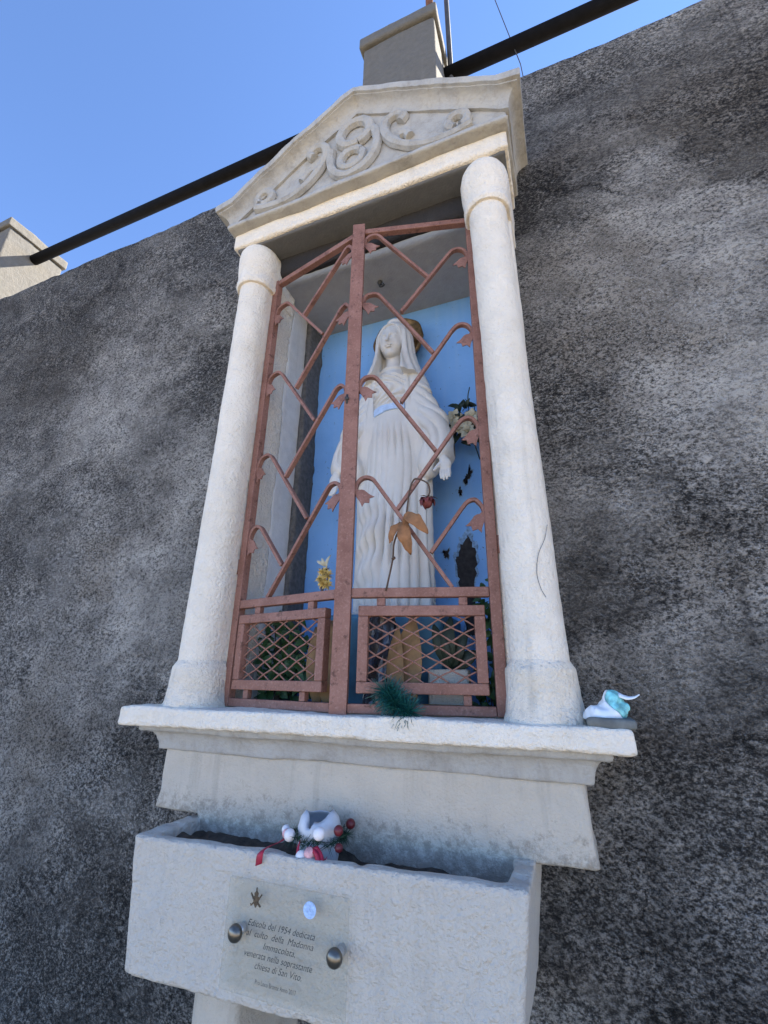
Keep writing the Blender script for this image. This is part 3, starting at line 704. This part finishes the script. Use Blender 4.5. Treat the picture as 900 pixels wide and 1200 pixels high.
def statue_fn(X, Y, Z):            # local: X right, Y towards the front, Z up, 0 at the feet
    th = np.arctan2(X, Y+.0)+0*Z; rr = np.sqrt(X*X+Y*Y)+1e-6
    # robe
    a = I(Z, [0, .04, .12, .3, .5, .62, .68, .76, .81, .845, .88], [.104, .108, .104, .097, .090, .080, .078, .086, .078, .052, .032])
    b = I(Z, [0, .04, .12, .3, .5, .62, .68, .76, .81, .845, .88], [.083, .088, .084, .080, .076, .068, .066, .074, .062, .044, .030])
    k = np.sqrt((X/a)**2+(Y/b)**2)+1e-6; d = rr*(1-1/k)
    ph = th*19+1.3*np.sin(Z*7+1)+2.2*vn(X*0, X, Z, .16, 3)
    pl = (1-np.abs(np.sin(ph*.5+.4)))**1.6
    d = d+(.0165*pl*(.75+.75*vn(X, Y, Z, .09, 6))-.005)*(1-sm(Z, .55, .66))*(.55+.45*sm(-Z, -.5, -.1))
    # drawn-up cloth over the lower left
    u = (X+.055); fold = np.sin(60*(Z+5.5*u*u-.35*u))
    lm = sm(-X, -.005, .04)*sm(Y, -.01, .03)*sm(Z, .02, .08)*(1-sm(Z, .30, .45))
    d = d-lm*(.007+.0075*fold)
    # chest gathers
    ch = sm(Z, .675, .70)*(1-sm(Z, .80, .83))*sm(Y, 0, .03)
    d = d+ch*.0042*np.sin(X*150+8*np.sin(Z*40)+3*vn(X, Y, Z, .04, 2))-ch*.003*vn(X, Y, Z, .03, 6)
    # mantle falling behind and at the sides, with free front edges
    a2 = I(Z, [0, .3, .5, .7, .78, .84, .90], [.128, .126, .132, .130, .120, .094, .072]); b2 = I(Z, [0, .3, .5, .7, .8, .88], [.086, .084, .084, .080, .070, .062])
    k2 = np.sqrt((X/a2)**2+((Y+.006)/b2)**2)+1e-6; d2 = rr*(1-1/k2)+.0075*(1-np.abs(np.sin(th*8+1.5*np.sin(Z*6))))**1.5-.002
    edge = I(Z, [0, .3, .5, .62, .75, .84], [.030, .030, .035, .052, .062, .055])
    d2 = smax(d2, np.maximum(Y-edge, -(np.abs(X)-I(Z, [0, .4, .6, .75, .83, .9], [.070, .066, .056, .058, .046, .040]))*(Y > .0)), .006)
    d2 = smax(d2, Z-.86, .02)
    d = smin(d, d2, .006)
    # sleeves hanging in nested folds
    for s in (-1, 1):
        Xs = X*s-.018*sm(.75-Z, 0, .25); Zo = Z; Z = Z-.028*sm(.75-Z, 0, .2)
        c1 = cap(Xs, Y*1.12, Z, (.072, .0, .80), (.125, .012, .60), .040, .050); c2 = cap(Xs, Y*1.05, Z, (.125, .012, .60), (.148, .034, .455), .050, .044)
        sl = smin(c1, c2, .02)
        lob = ell(Xs, Y, Z, (.112, .034, .435), (.036, .036, .055)); sl = smin(sl, lob, .02)
        f = 1-2*(1-np.abs(np.sin(.5*(150*Xs+95*(Z-.4)+420*(Z-.60)**2+30*(Y-.03)+2.2*vn(X, Y, Z, .08, 9)))))**1.4; f = -f
        mk = sm(Z, .40, .46)*(1-sm(Z, .74, .80))
        sl = sl+(.0012+.0046*sm(Y, -.005, .03))*f*mk*(.75+.5*vn(X, Y, Z, .06, 1))
        mouth = ell(Xs, Y, Z, (.155, .046, .395), (.026, .026, .050)); sl = smax(sl, -mouth, .008)
        d = smin(d, sl, .010)
        d = smin(d, cap(Xs, Y, Z, (.142, .040, .50), (.163, .058, .425), .019, .0135), .003)          # forearm
        palm = ell(Xs, Y, Z, (.168, .063, .402), (.0190, .0100, .027)); d = smin(d, palm, .008)
        for q, (dx, ln) in enumerate(((-.0132, .034), (-.0044, .041), (.0046, .039), (.0132, .031))):
            kx, ky, kz = .168+dx, .066, .386
            d = smin(d, cap(Xs, Y, Z, (kx, ky, kz), (kx+dx*.02+.002, ky+.008, kz-ln*.50), .0050, .0046), .0025)
            d = smin(d, cap(Xs, Y, Z, (kx+dx*.02+.002, ky+.008, kz-ln*.50), (kx-dx*.05+.003, ky+.012, kz-ln*.9), .0046, .0038), .0015)
        d = smin(d, cap(Xs, Y, Z, (.153, .066, .408), (.139, .078, .385), .0064, .0052), .003)          # thumb leaves the side of the palm
        Z = Zo
    # collar, neck, head
    col = np.sqrt((np.sqrt((X/1.35)**2+((Y-.008)/1.0)**2)-.040)**2+(Z-.838-.25*(Y-.03))**2)-.005; d = smin(d, col, .006)
    d = smin(d, cap(X, Y, Z, (0, .006, .83), (0, .012, .92), .027, .025), .012)
    Y0, Z0 = Y, Z; ca, sa = math.cos(R(7)), math.sin(R(7)); Y = .01+(Y0-.01)*ca-(Z0-.90)*sa; Z = .90+(Y0-.01)*sa+(Z0-.90)*ca
    head = ell(X, Y, Z, (0, .012, .968), (.046, .056, .066)); face = ell(X, Y, Z, (0, .024, .952), (.038, .044, .054)); hd = smin(head, face, .012)
    hd = smin(hd, ell(X, Y, Z, (0, .050, .909), (.016, .014, .012)), .014)                               # chin
    for s in (-1, 1):
        hd = smax(hd, -ell(X, Y, Z, (s*.0175, .0745, .966), (.0135, .0145, .0085)), .004)                 # eye sockets
        hd = smin(hd, ell(X, Y, Z, (s*.0175, .0595, .9645), (.0100, .0070, .0058)), .0025)               # lids
        hd = smin(hd, cap(X, Y, Z, (s*.008, .0675, .977), (s*.026, .0585, .976), .0035, .003), .006)     # brow
        hd = smin(hd, ell(X, Y, Z, (s*.021, .048, .936), (.012, .012, .012)), .012)                      # cheek
    hd = smin(hd, cap(X, Y, Z, (0, .0655, .977), (0, .0800, .945), .0040, .0068), .004)                  # nose
    hd = smin(hd, ell(X, Y, Z, (0, .0680, .9315), (.0125, .0055, .0034)), .003); hd = smin(hd, ell(X, Y, Z, (0, .0665, .9245), (.0100, .0055, .0036)), .003)
    hd = smax(hd, -ell(X, Y, Z, (0, .0745, .9283), (.0140, .0065, .0016)), .0015)
    Y, Z = Y0, Z0; d = smin(d, hd, .004)
    # veil
    vz = np.where(Z < .975, I(Z, [.80, .84, .88, .92, .975], [.114, .096, .082, .073, .068]), .068*np.sqrt(np.clip(1-((Z-.975)/.088)**2, 1e-4, 1)))
    vb = vz*1.06; vc = I(Z, [.8, .9, 1.0, 1.06], [-.012, -.004, .002, .0])
    kv = np.sqrt((X/vz)**2+((Y-vc)/vb)**2)+1e-6; dv = np.sqrt(X*X+(Y-vc)**2)*(1-1/kv)
    dv = np.where(Z > .975, ell(X, Y-.002, Z, (0, 0, .975), (.068, .0721, .088)), dv)
    dv = dv+.0032*np.sin(th*17+9*Z)*(1-sm(Z, .96, 1.03))
    dv = np.maximum(dv, .80-Z); dv = np.maximum(dv, Z-1.062)
    hw = I(Z, [.80, .85, .90, .95, .99, 1.015, 1.027], [.050, .046, .0425, .0415, .036, .022, .001])
    hole = np.maximum(np.abs(X)-hw, -(Y-.006)); hole = np.maximum(hole, Z-1.027)
    dv = smax(dv, -hole, .007)
    d = smin(d, dv, .004)
    d = np.maximum(d, -Z)
    base = np.sqrt((X/.130)**2+(Y/.098)**2)-1; base = np.maximum(base*.1, np.abs(Z+.006)-.012); d = np.minimum(d, base)
    return d+.0009*vn(X, Y, Z, .02, 5)
def to_world(V): return np.stack([.04+V[:, 0], .08-V[:, 1], .25+V[:, 2]], 1), True
SV = .0024
sdf('figure', statue_fn, (-.20, -.10, -.02), (.20, .105, 1.065), SV, 'statue', ST, to_world)
def sash_fn(X, Y, Z):
    k = np.sqrt((X/.0835)**2+(Y/.0715)**2)+1e-6; d = np.sqrt(X*X+Y*Y)*(1-1/k)
    zc = .672+.12*X
    d = np.maximum(d, np.abs(Z-zc)-.0135+.0015*np.sin(X*70)); d = np.maximum(d, np.abs(X+.004)-.058); return np.maximum(d, .03-Y)+.0012*np.sin(Z*700)
sdf('sash', sash_fn, (-.07, .02, .64), (.07, .08, .71), .0028, 'sash', ST, to_world)
# halo: a gilt disc with a ring of embossed beads
hc = Vector((.025, .158, 1.312)); m = MB(); n = 40
V = [(hc.x, hc.y-.012, hc.z)]; F = []
for j, (r_, yo) in enumerate(((.04, -.012), (.066, -.006), (.070, -.012), (.090, -.010), (.096, -.014), (.101, -.008), (.100, .002))):
    for i in range(n):
        a = 2*math.pi*i/n; rj = r_*(1+.02*math.sin(i*5.1)*(j > 3)); e = .004*math.sin(i*2.5*math.pi)*(j in (2, 3)); V.append((hc.x+rj*math.cos(a), hc.y+yo+(.005 if i % 2 and 1 < j < 4 else 0), hc.z+rj*math.sin(a)))
F += [(0, 1+(i+1) % n, 1+i) for i in range(n)]
for j in range(6): F += [(1+j*n+i, 1+j*n+(i+1) % n, 1+(j+1)*n+(i+1) % n, 1+(j+1)*n+i) for i in range(n)]
m.add(V, F); m.tube([(hc.x, hc.y-.006, hc.z), (.04, .09, 1.28)], .006, 6)
m.build('halo', 'gold', ST, solid=.003)
B('statue_pedestal', (-.13, -.035, -.012), (.215, .2, .243), 'pedestal', None, r=.006, h=.010, amp=.002, seed=31)
tag(bpy.data.objects['statue_pedestal'], 'dull blue block pedestal under the statue inside the niche', 'pedestal')

# ================================================================== PLAQUE
PQ = empty('memorial_plaque', (-.014, -.312, -.366), 'clear acrylic plaque with Italian inscription fixed to the trough by two bronze knobs', 'plaque')
YP = -.3265
m = MB(); m.box((-.139, YP, -.449), (.1115, YP+.009, -.283))
m.build('panel', 'acrylic', PQ, smooth=False, bevel=.003)
for kx in (-.105, .095):
    m = MB(); V = []; prof_ = [(.0, -.0225), (.005, -.0221), (.009, -.0205), (.0125, -.0170), (.0142, -.0125), (.0140, -.0090), (.0125, -.0070), (.0085, -.0065)]; n = 24
    for r_, yo in prof_:
        for i in range(n): a = 2*math.pi*i/n; V.append((kx+r_*math.cos(a), YP+yo, -.360+r_*math.sin(a)))
    m.add(V, [(j*n+i, j*n+(i+1) % n, (j+1)*n+(i+1) % n, (j+1)*n+i) for j in range(len(prof_)-1) for i in range(n)])
    kn = m.build('knob', 'bronze', PQ)
    m = MB(); m.tube([(kx, YP-.009, -.360), (kx, -.300, -.360)], .0085, 16); m.build('stem', 'steel', kn)
def text(body, x0, x1, z, size, shear=.28, parent=PQ):
    cu = bpy.data.curves.new('inscription', 'FONT'); cu.body = body; cu.size = size; cu.shear = shear; cu.extrude = .00015; cu.resolution_u = 3; cu.offset = -.00012
    tmp = bpy.data.objects.new('tmp', cu); C.objects.link(tmp); bpy.context.view_layer.update()
    me = bpy.data.meshes.new_from_object(tmp.evaluated_get(bpy.context.evaluated_depsgraph_get())); bpy.data.objects.remove(tmp)
    xs = [v.co.x for v in me.vertices]; a, b_ = min(xs), max(xs); k = (x1-x0)/(b_-a)
    for v in me.vertices: v.co = Vector((x0+(v.co.x-a)*k, YP-.0006-v.co.z, z+v.co.y))
    me.materials.clear()
    return link('inscription_line', me, 'ink', parent, smooth=False)
text('Edicola del 1954 dedicata', -.087, .051, -.3490, .0140, .36)
text('al  culto  della  Madonna', -.0885, .0490, -.3635, .0140, .36)
text('Immacolata,', -.051, .0145, -.3780, .0140, .36)
text('venerata nella soprastante', -.0885, .0490, -.3925, .0140, .36)
text('chiesa di San Vito.', -.065, .0295, -.4070, .0140, .36)
text('Pro Loco Bronte Anno 2017', -.0615, .0205, -.4275, .0095, 0)
# crest and sticker
m = MB(); ex, ez, y_ = -.074, -.3090, YP-.0008
def flatpoly(m, pts, y0=y_, th=.0012):
    n = len(pts); m.add([(x, y0-th, z) for x, z in pts]+[(x, y0+.0006, z) for x, z in pts], [tuple(range(n)), tuple(reversed(range(n, 2*n)))]+[(i, n+i, n+(i+1) % n, (i+1) % n) for i in range(n)])
flatpoly(m, [(ex-.0052, ez+.004), (ex+.0052, ez+.004), (ex+.0055, ez-.003), (ex+.003, ez-.009), (ex, ez-.013), (ex-.003, ez-.009), (ex-.0055, ez-.003)])
flatpoly(m, [(ex-.0035, ez+.0045), (ex+.0035, ez+.0045), (ex+.0042, ez+.009), (ex+.001, ez+.012), (ex+.0008, ez+.0175), (ex-.0008, ez+.0175), (ex-.001, ez+.012), (ex-.0042, ez+.009)])
for s in (-1, 1):
    flatpoly(m, [(ex+s*x, ez+z) for x, z in ((.0055, .002), (.011, .009), (.0125, .007), (.0095, .0035), (.0065, -.001))])
    flatpoly(m, [(ex+s*x, ez+z) for x, z in ((.005, -.004), (.010, -.009), (.0115, -.0075), (.0105, -.011), (.008, -.0105), (.004, -.0065))])
m.build('crest', 'emblem', PQ, smooth=False)
m = MB(); flatpoly(m, [(.038+.0125*math.cos(2*math.pi*i/28), -.3085+.0125*math.sin(2*math.pi*i/28)) for i in range(28)], y_, .0005); m.build('round_sticker', 'sticker', PQ, smooth=False)

# ================================================================== SMALL THINGS
rnd = random.Random(11)
def blades(m, core, rad, n, ln, wd, rg, droop=0.0, both=True):
    P = [Vector(p) for p in core]
    for _ in range(n):
        i = rg.randrange(len(P)-1); p = P[i].lerp(P[i+1], rg.random())
        d = Vector((rg.gauss(0, 1), rg.gauss(0, 1), rg.gauss(0, 1))).normalized(); d.z -= droop; d.normalize()
        L_ = ln*rg.uniform(.6, 1.15); s_ = d.cross(Vector((rg.random(), rg.random(), rg.random()))).normalized()*wd/2
        q = p+d*rad*.3; e = p+d*L_+Vector((0, 0, -L_*.08)); m.add([q-s_, q+s_, e+s_*.35, e-s_*.35], [(0, 1, 2, 3)])
# green tinsel on the gate
m = MB(); core = spline([(.128, -.205, .050), (.138, -.214, .046), (.152, -.218, .036), (.160, -.222, .022), (.180, -.226, .014), (.192, -.224, .010)], 6)
blades(m, core, .004, 1100, .044, .0026, rnd)
TI = m.build('tinsel_clump', 'tinsel', None, smooth=False); tag(TI, 'tuft of dark green tinsel hung on the gate bottom rail', 'tinsel')

# broken cup with its wreath in the trough
cx_, cy_ = -.004, -.228
CU = empty('candle_cup', (cx_, cy_, -.272), 'grey white plastic candle cup with torn rim standing in the trough', 'cup')
def lathe(prof, n=36, top=None, c=(cx_, cy_)):
    V = []
    for j, (r_, z) in enumerate(prof):
        for i in range(n):
            a = 2*math.pi*i/n; zz = z+(top(a) if top and j == len(prof)-1 else (top(a)*.45 if top and j == len(prof)-2 else 0))
            V.append((c[0]+r_*math.cos(a), c[1]+r_*math.sin(a), zz))
    return V, [(j*n+i, j*n+(i+1) % n, (j+1)*n+(i+1) % n, (j+1)*n+i) for j in range(len(prof)-1) for i in range(n)]
m = MB(); m.add(*lathe([(.001, -.285), (.036, -.285), (.040, -.262), (.043, -.240), (.045, -.232), (.040, -.231)])); m.build('cup_body', 'cup', CU, solid=.002)
tear = lambda a: .006*math.sin(a*2+.9)+.004*math.sin(a*3+2.0)-(.020 if abs(((a-R(262)+math.pi) % (2*math.pi))-math.pi) < R(14) else 0)
m = MB(); m.add(*lathe([(.034, -.238), (.041, -.226), (.043, -.210), (.038, -.196), (.028, -.188)], 48, tear)); m.build('torn_rim', 'cup', CU, solid=.0016)
WR_ = empty('christmas_wreath', (cx_, cy_, -.235), 'small green wreath with white balls and red ribbon round the cup', 'wreath')
m = MB(); core = [(cx_+.056*math.cos(2*math.pi*i/24), cy_+.050*math.sin(2*math.pi*i/24), -.226+.005*math.sin(i*1.7)) for i in range(25)]
blades(m, core, .004, 900, .019, .0016, rnd); m.build('greenery', 'garland', WR_, smooth=False)
for i, (x, y, z, r_, mt) in enumerate([(-.050, -.266, -.222, .0115, 'ball'), (.026, -.285, -.207, .0115, 'ball'), (-.072, -.245, -.220, .009, 'ball'), (-.007, -.290, -.247, .0115, 'ball'), (.010, -.288, -.240, .0112, 'pink'),
        (-.062, -.258, -.223, .009, 'pink'), (.054, -.258, -.205, .0095, 'maroon'), (.058, -.262, -.232, .008, 'maroon'), (-.05, -.20, -.212, .010, 'ball'), (.048, -.19, -.21, .010, 'maroon')]):
    mm = MB(); mm.ball((x, y, z), r_, 14, 9); mm.build('ball', mt, WR_)
m = MB(); m.ribbon(spline([(-.060, -.262, -.228), (-.068, -.276, -.234), (-.074, -.300, -.235), (-.079, -.3185, -.241), (-.081, -.3190, -.260)], 6), [.010]*18+[.013]*7, (.8, .3, .3)); m.build('ribbon', 'red', WR_, solid=.001)
m = MB(); m.ribbon(spline([(-.018, -.284, -.228), (-.012, -.294, -.243), (.004, -.298, -.250), (.024, -.298, -.250), (.042, -.296, -.249), (.047, -.292, -.244)], 6), .013, (.2, .5, .9)); m.build('ribbon', 'red', WR_, solid=.001)
m = MB(); m.ribbon(spline([(.020, -.286, -.228), (.034, -.292, -.238), (.044, -.300, -.250), (.049, -.302, -.254)], 6), .011, (.9, .2, .3)); m.build('ribbon', 'red', WR_, solid=.001)
m = MB(); m.ribbon(spline([(.006, -.286, -.230), (.026, -.294, -.236), (.036, -.300, -.249)], 6), .009, (.9, .1, .3)); m.build('ribbon', 'red', WR_, solid=.001)

# wrapped thing left on the sill
B('stone_chip', (.529, -.236, -.002), (.607, -.150, .012), 'slate', None, r=.004, h=.004, amp=.004, fine=.002, seed=41)
tag(bpy.data.objects['stone_chip'], 'flat grey stone chip lying on the right end of sill', 'stone')
PB = empty('plastic_bag', (.565, -.19, .012), 'crumpled white and teal plastic bag on stone chip at sill end', 'bag')
def bag_fn(s):
    def fn(X, Y, Z):
        t = np.clip((Z-.010)/.045, 0, 1)
        d = ell(X-.016*t, Y, Z, (.560, -.192, .018), (.037, .030, .020)); d = smin(d, ell(X, Y, Z, (.580, -.190, .034), (.017, .019, .026)), .012)
        d = d+.0042*np.sin(150*(X-.58)+60*np.sin(18*(Z-.02))*(X-.55)+90*(Y+.19))*.7+.004*vn(X, Y, Z, .018, 3)+.0025*vn(X, Y, Z, .008, 5)
        d = np.maximum(d, .008-Z)
        cut = X-.576-.008*np.sin(Z*110)-.25*(.03-Z)
        return np.maximum(d, cut) if s < 0 else np.maximum(d+.0006, -cut)
    return fn
sdf('white_film', bag_fn(-1), (.515, -.235, .0), (.62, -.15, .07), .0022, 'bag', PB); sdf('teal_film', bag_fn(1), (.515, -.235, .0), (.62, -.15, .07), .0022, 'teal', PB)
m = MB(); m.ribbon(spline([(.588, -.195, .052), (.602, -.195, .047), (.614, -.193, .048), (.624, -.190, .053)], 5), [.010, .010, .009, .009, .009, .008, .007, .006, .006, .005, .005, .004, .004, .003, .003, .002][:16], (0, .6, .8)); m.build('twisted_end', 'bag', PB, solid=.0008)

# dried rose hung in the gate
def leafmesh(m, base, tip, width, up, curl=.25, n=7):
    b0 = Vector(base); t0 = Vector(tip); d = t0-b0; L_ = d.length; s_ = d.cross(Vector(up)).normalized(); u_ = s_.cross(d).normalized(); V = []
    for i in range(n+1):
        t = i/n; w_ = width*math.sin(math.pi*min(1, t*.92+.05))**.8*(1-.25*t)
        c = b0+d*t+u_*(curl*L_*math.sin(math.pi*t)*.5)
        V += [c-s_*w_/2+u_*w_*.22, c, c+s_*w_/2+u_*w_*.22]
    F = []
    for i in range(n): F += [(3*i, 3*i+1, 3*i+4, 3*i+3), (3*i+1, 3*i+2, 3*i+5, 3*i+4)]
    m.add(V, F)
DR = empty('dried_rose', (.121, -.185, .280), 'dried red rose with curled brown leaves stuck through the gate', 'flower')
m = MB(); m.tube(spline([(.119, -.186, .272), (.136, -.188, .345), (.140, -.190, .385), (.152, -.193, .415), (.172, -.192, .455), (.180, -.188, .520), (.192, -.186, .552), (.210, -.190, .548), (.230, -.196, .532), (.236, -.198, .510), (.231, -.199, .494)], 6), .0022, 6)
m.tube([(.136, -.188, .348), (.142, -.190, .352)], .004, 6); m.build('stem', 'stem', DR)
m = MB(); m.ball((.229, -.199, .480), (.0135, .0135, .0145), 16, 10, jit=.06)
for i in range(9):
    a = 2*math.pi*i/9; leafmesh(m, (.229+.004*math.cos(a), -.199+.004*math.sin(a), .492), (.229+.018*math.cos(a), -.199+.018*math.sin(a), .468+.006*(i % 3)), .017, (math.cos(a), math.sin(a), .5), .35)
m.build('bloom', 'rose', DR)
m = MB()
for i in range(5):
    a = 2*math.pi*i/5+.3; leafmesh(m, (.230, -.199, .494), (.230+.026*math.cos(a), -.199+.02*math.sin(a), .488+.004*(i % 2)), .006, (0, 0, 1), .2)
m.build('sepals', 'stem', DR)
for b0, t0, w_, up_, c_ in (((.166, -.194, .440), (.186, -.198, .352), .036, (0, -1, .1), .30), ((.168, -.196, .452), (.232, -.206, .398), .036, (.2, -1, .3), .45), ((.160, -.194, .440), (.130, -.196, .385), .026, (0, -1, .2), .2), ((.172, -.196, .425), (.182, -.200, .462), .022, (.3, -1, .1), .3)):
    m = MB(); leafmesh(m, b0, t0, w_, up_, c_, 12)
    m.v = [(x+.0035*noise.noise(Vector((x, y, z))*70), y+.007*noise.noise(Vector((x, y, z))*55), z+.0035*noise.noise(Vector((z, x, y))*70)) for x, y, z in m.v]; m.build('leaf', 'dry', DR, solid=.0008)

# straw flowers on the left leaf
SF = empty('straw_flowers', (-.058, -.175, .28), 'little bunch of gold straw flowers with white sprig behind the middle rail', 'flower')
for i in range(5):
    m = MB(); m.tube(spline([(-.058+rnd.uniform(-.006, .006), -.170, .262), (-.060+rnd.uniform(-.012, .012), -.168, .31), (-.058+rnd.uniform(-.02, .02), -.166, .345)], 4), .0012, 5); m.build('stem', 'stem', SF)
for i, (x, z) in enumerate(((-.064, .335), (-.052, .325), (-.062, .305), (-.050, .300), (-.070, .315))):
    m = MB(); blades(m, [(x, -.170, z), (x+.001, -.170, z+.002)], .002, 70, .016, .005, rnd); m.build('flower_head', 'straw', SF, smooth=False)
m = MB()
for b0, t0 in (((-.055, -.168, .345), (-.042, -.172, .378)), ((-.060, -.168, .350), (-.085, -.17, .365)), ((-.058, -.168, .350), (-.070, -.170, .372))): leafmesh(m, b0, t0, .010, (0, -1, .2), .4)
m.build('pale_sprig', 'petal', SF, solid=.0006)

# artificial spray beside the statue
AF = empty('artificial_flowers', (.24, .17, .80), 'faded cream artificial flowers with dark leaves beside the statue sleeve', 'flower')
m = MB()
for i in range(46):
    p = Vector((.268+max(-.04, min(.04, rnd.gauss(0, .026))), .16+rnd.gauss(0, .015), .895+max(-.07, min(.065, rnd.gauss(0, .045))))); d = Vector((rnd.gauss(0, 1), -abs(rnd.gauss(0, .6)), rnd.gauss(.2, 1))).normalized()*rnd.uniform(.025, .045)
    leafmesh(m, p, p+d, .020, (rnd.gauss(0, .4), -1, rnd.gauss(0, .4)), .4, 5)
m.build('leaves', 'darkleaf', AF, solid=.0006)
m = MB(); m.tube(spline([(.30, .215, .78), (.285, .17, .86), (.282, .15, .98), (.29, .15, 1.03)], 5), .002, 5); m.tube(spline([(.275, .17, .86), (.30, .15, .93), (.305, .15, .96)], 5), .0015, 5); m.tube(spline([(.262, .15, .94), (.28, .145, .965), (.275, .14, .98)], 5), .0012, 5)
m.build('wire_stems', 'darkleaf', AF)
for c_ in ((.238, .130, .905), (.270, .125, .860), (.295, .13, .895), (.250, .125, .868), (.282, .12, .835)):
    m = MB()
    for i in range(6):
        a = 2*math.pi*i/6+c_[0]*40; leafmesh(m, c_, (c_[0]+.030*math.cos(a), c_[1]-.012+.006*math.sin(3*a), c_[2]+.030*math.sin(a)), .026, (0, -1, 0), .3, 5)
    m.build('blossom', 'petal', AF, solid=.0006)

# things heaped on the niche floor
def ivy(name, label, mat, spots, n, size, spread, seed):
    rg = random.Random(seed); o = empty(name, (spots[0][0], spots[0][1], 0.0), label, 'plant')
    for s_ in range(max(3, n//22)):
        a = Vector(rg.choice(spots)); m = MB(); m.tube(spline([(a.x, a.y, -.004), (a.x+rg.gauss(0, .02), a.y+rg.gauss(0, .01), a.z*.6), (a.x+rg.gauss(0, .03), a.y, a.z+rg.uniform(0, .05))], 4), .0016, 5); m.build('stem', 'stem', o)
    m = MB()
    for i in range(n):
        a = Vector(rg.choice(spots)); p = Vector((max(-.36, min(.358, a.x+rg.gauss(0, spread[0]))), max(-.10, min(.19, a.y+rg.gauss(0, spread[1])) ), max(.004, a.z+rg.gauss(0, spread[2]))))
        if p.y < -.06 and abs(p.x) < .2: p.y = -.06
        d = Vector((rg.gauss(0, 1), rg.gauss(-.3, .5), rg.gauss(-.1, .8))).normalized()*size*rg.uniform(.6, 1.2)
        leafmesh(m, p, p+d, size*.75, (rg.gauss(0, .5), -1, rg.gauss(.4, .5)), .3, 3)
    m.build('foliage', mat, o); return o
ivy('ivy_plant', 'green ivy behind the lattice of the leaf without centre bar', 'leaf', [(-.30, .0, .12), (-.24, .02, .10), (-.32, .02, .20), (-.19, .0, .09), (-.27, .05, .17), (-.29, .0, .05), (-.15, .0, .05)], 260, .034, (.030, .025, .035), 5)
ivy('trailing_ivy', 'ivy trailing up the niche corner below the bare paint patch', 'leaf', [(.335, .02, .25), (.34, .0, .18), (.335, .0, .10), (.32, .0, .05), (.30, .02, .03), (.325, .04, .27)], 130, .026, (.014, .02, .03), 6)
m = MB(); n = 26; rg = random.Random(2); V = []
for j in range(10):
    for i in range(n):
        a = 2*math.pi*i/n; r_ = .046*(1-.03*j)*(1+.20*noise.noise(Vector((math.cos(a)*2, math.sin(a)*2, j*.7)))+rg.uniform(-.10, .10)); V.append((.068+r_*math.cos(a), -.085+.6*r_*math.sin(a), -.002+.235*j/9+rg.uniform(-.006, .006)))
m.add(V, [(j*n+i, j*n+(i+1) % n, (j+1)*n+(i+1) % n, (j+1)*n+i) for j in range(9) for i in range(n)]); m.add([V[i] for i in range(9*n, 10*n)], [tuple(range(n))])
tag(m.build('foil_wrapped_pot', 'foil', None, smooth=False), 'pot wrapped in crumpled dark shiny foil behind the lattice', 'pot')
m = MB()
for b0, t0, w_ in (((.14, -.085, -.002), (.150, -.07, .225), .085), ((.12, -.10, .0), (.115, -.088, .20), .05)): leafmesh(m, b0, t0, w_, (0, -1, 0), .12, 10)
tag(m.build('brown_wrapping', 'tan', None, solid=.0012), 'upright folded brown wrapping paper beside the foil pot', 'paper')
m = MB(); leafmesh(m, (-.06, -.10, -.002), (-.075, -.085, .22), .07, (0.2, -1, 0), .2, 10); leafmesh(m, (-.10, -.09, .0), (-.125, -.08, .205), .05, (.3, -1, 0), .2, 10); leafmesh(m, (-.02, -.12, 0), (-.015, -.11, .235), .05, (.1, -1, 0), .2, 10)
tag(m.build('dry_leaf_bunch', 'tan', None, solid=.001), 'bunch of broad dry orange-brown leaves beside the centre bar', 'leaves')
B('white_slab', (.185, -.075, -.004), (.285, -.045, .098), 'grey_plaster', None, r=.004, h=.006, amp=.002, seed=51)
tag(bpy.data.objects['white_slab'], 'small pale slab leaning inside niche behind the lattice', 'slab')
m = MB()
for b0, t0 in (((.235, -.05, .10), (.245, -.06, .225)), ((.24, -.05, .10), (.285, -.055, .19)), ((.24, -.05, .10), (.200, -.06, .205)), ((.25, -.05, .10), (.310, -.055, .14))): leafmesh(m, b0, t0, .042, (0, -1, .1), .25, 8)
m.tube([(.24, -.05, .0), (.24, -.05, .11)], .003, 6)
tag(m.build('broad_leaf_plant', 'darkleaf', None, solid=.0008), 'dark broad-leaved sprig in front of the blue pedestal', 'plant')
m = MB(); m.box((.13, -.105, .001), (.30, -.08, .020)); tag(m.build('tan_board', 'tan', None, smooth=False, bevel=.002), 'narrow tan board lying behind the bottom rail', 'board')

_cols = sorted([o for o in bpy.data.objects if o.name.startswith('column')], key=lambda o: o.name)
crack([(.498, .399), (.490, .365), (.474, .328), (.467, .288), (.472, .255), (.480, .237)], .4475, .0603, _cols[1])
crack([(-.461, .090), (-.456, .058), (-.452, .012)], -.443, .0705, _cols[0]); crack([(-.455, .064), (-.417, .075), (-.392, .088)], -.443, .0700, _cols[0])
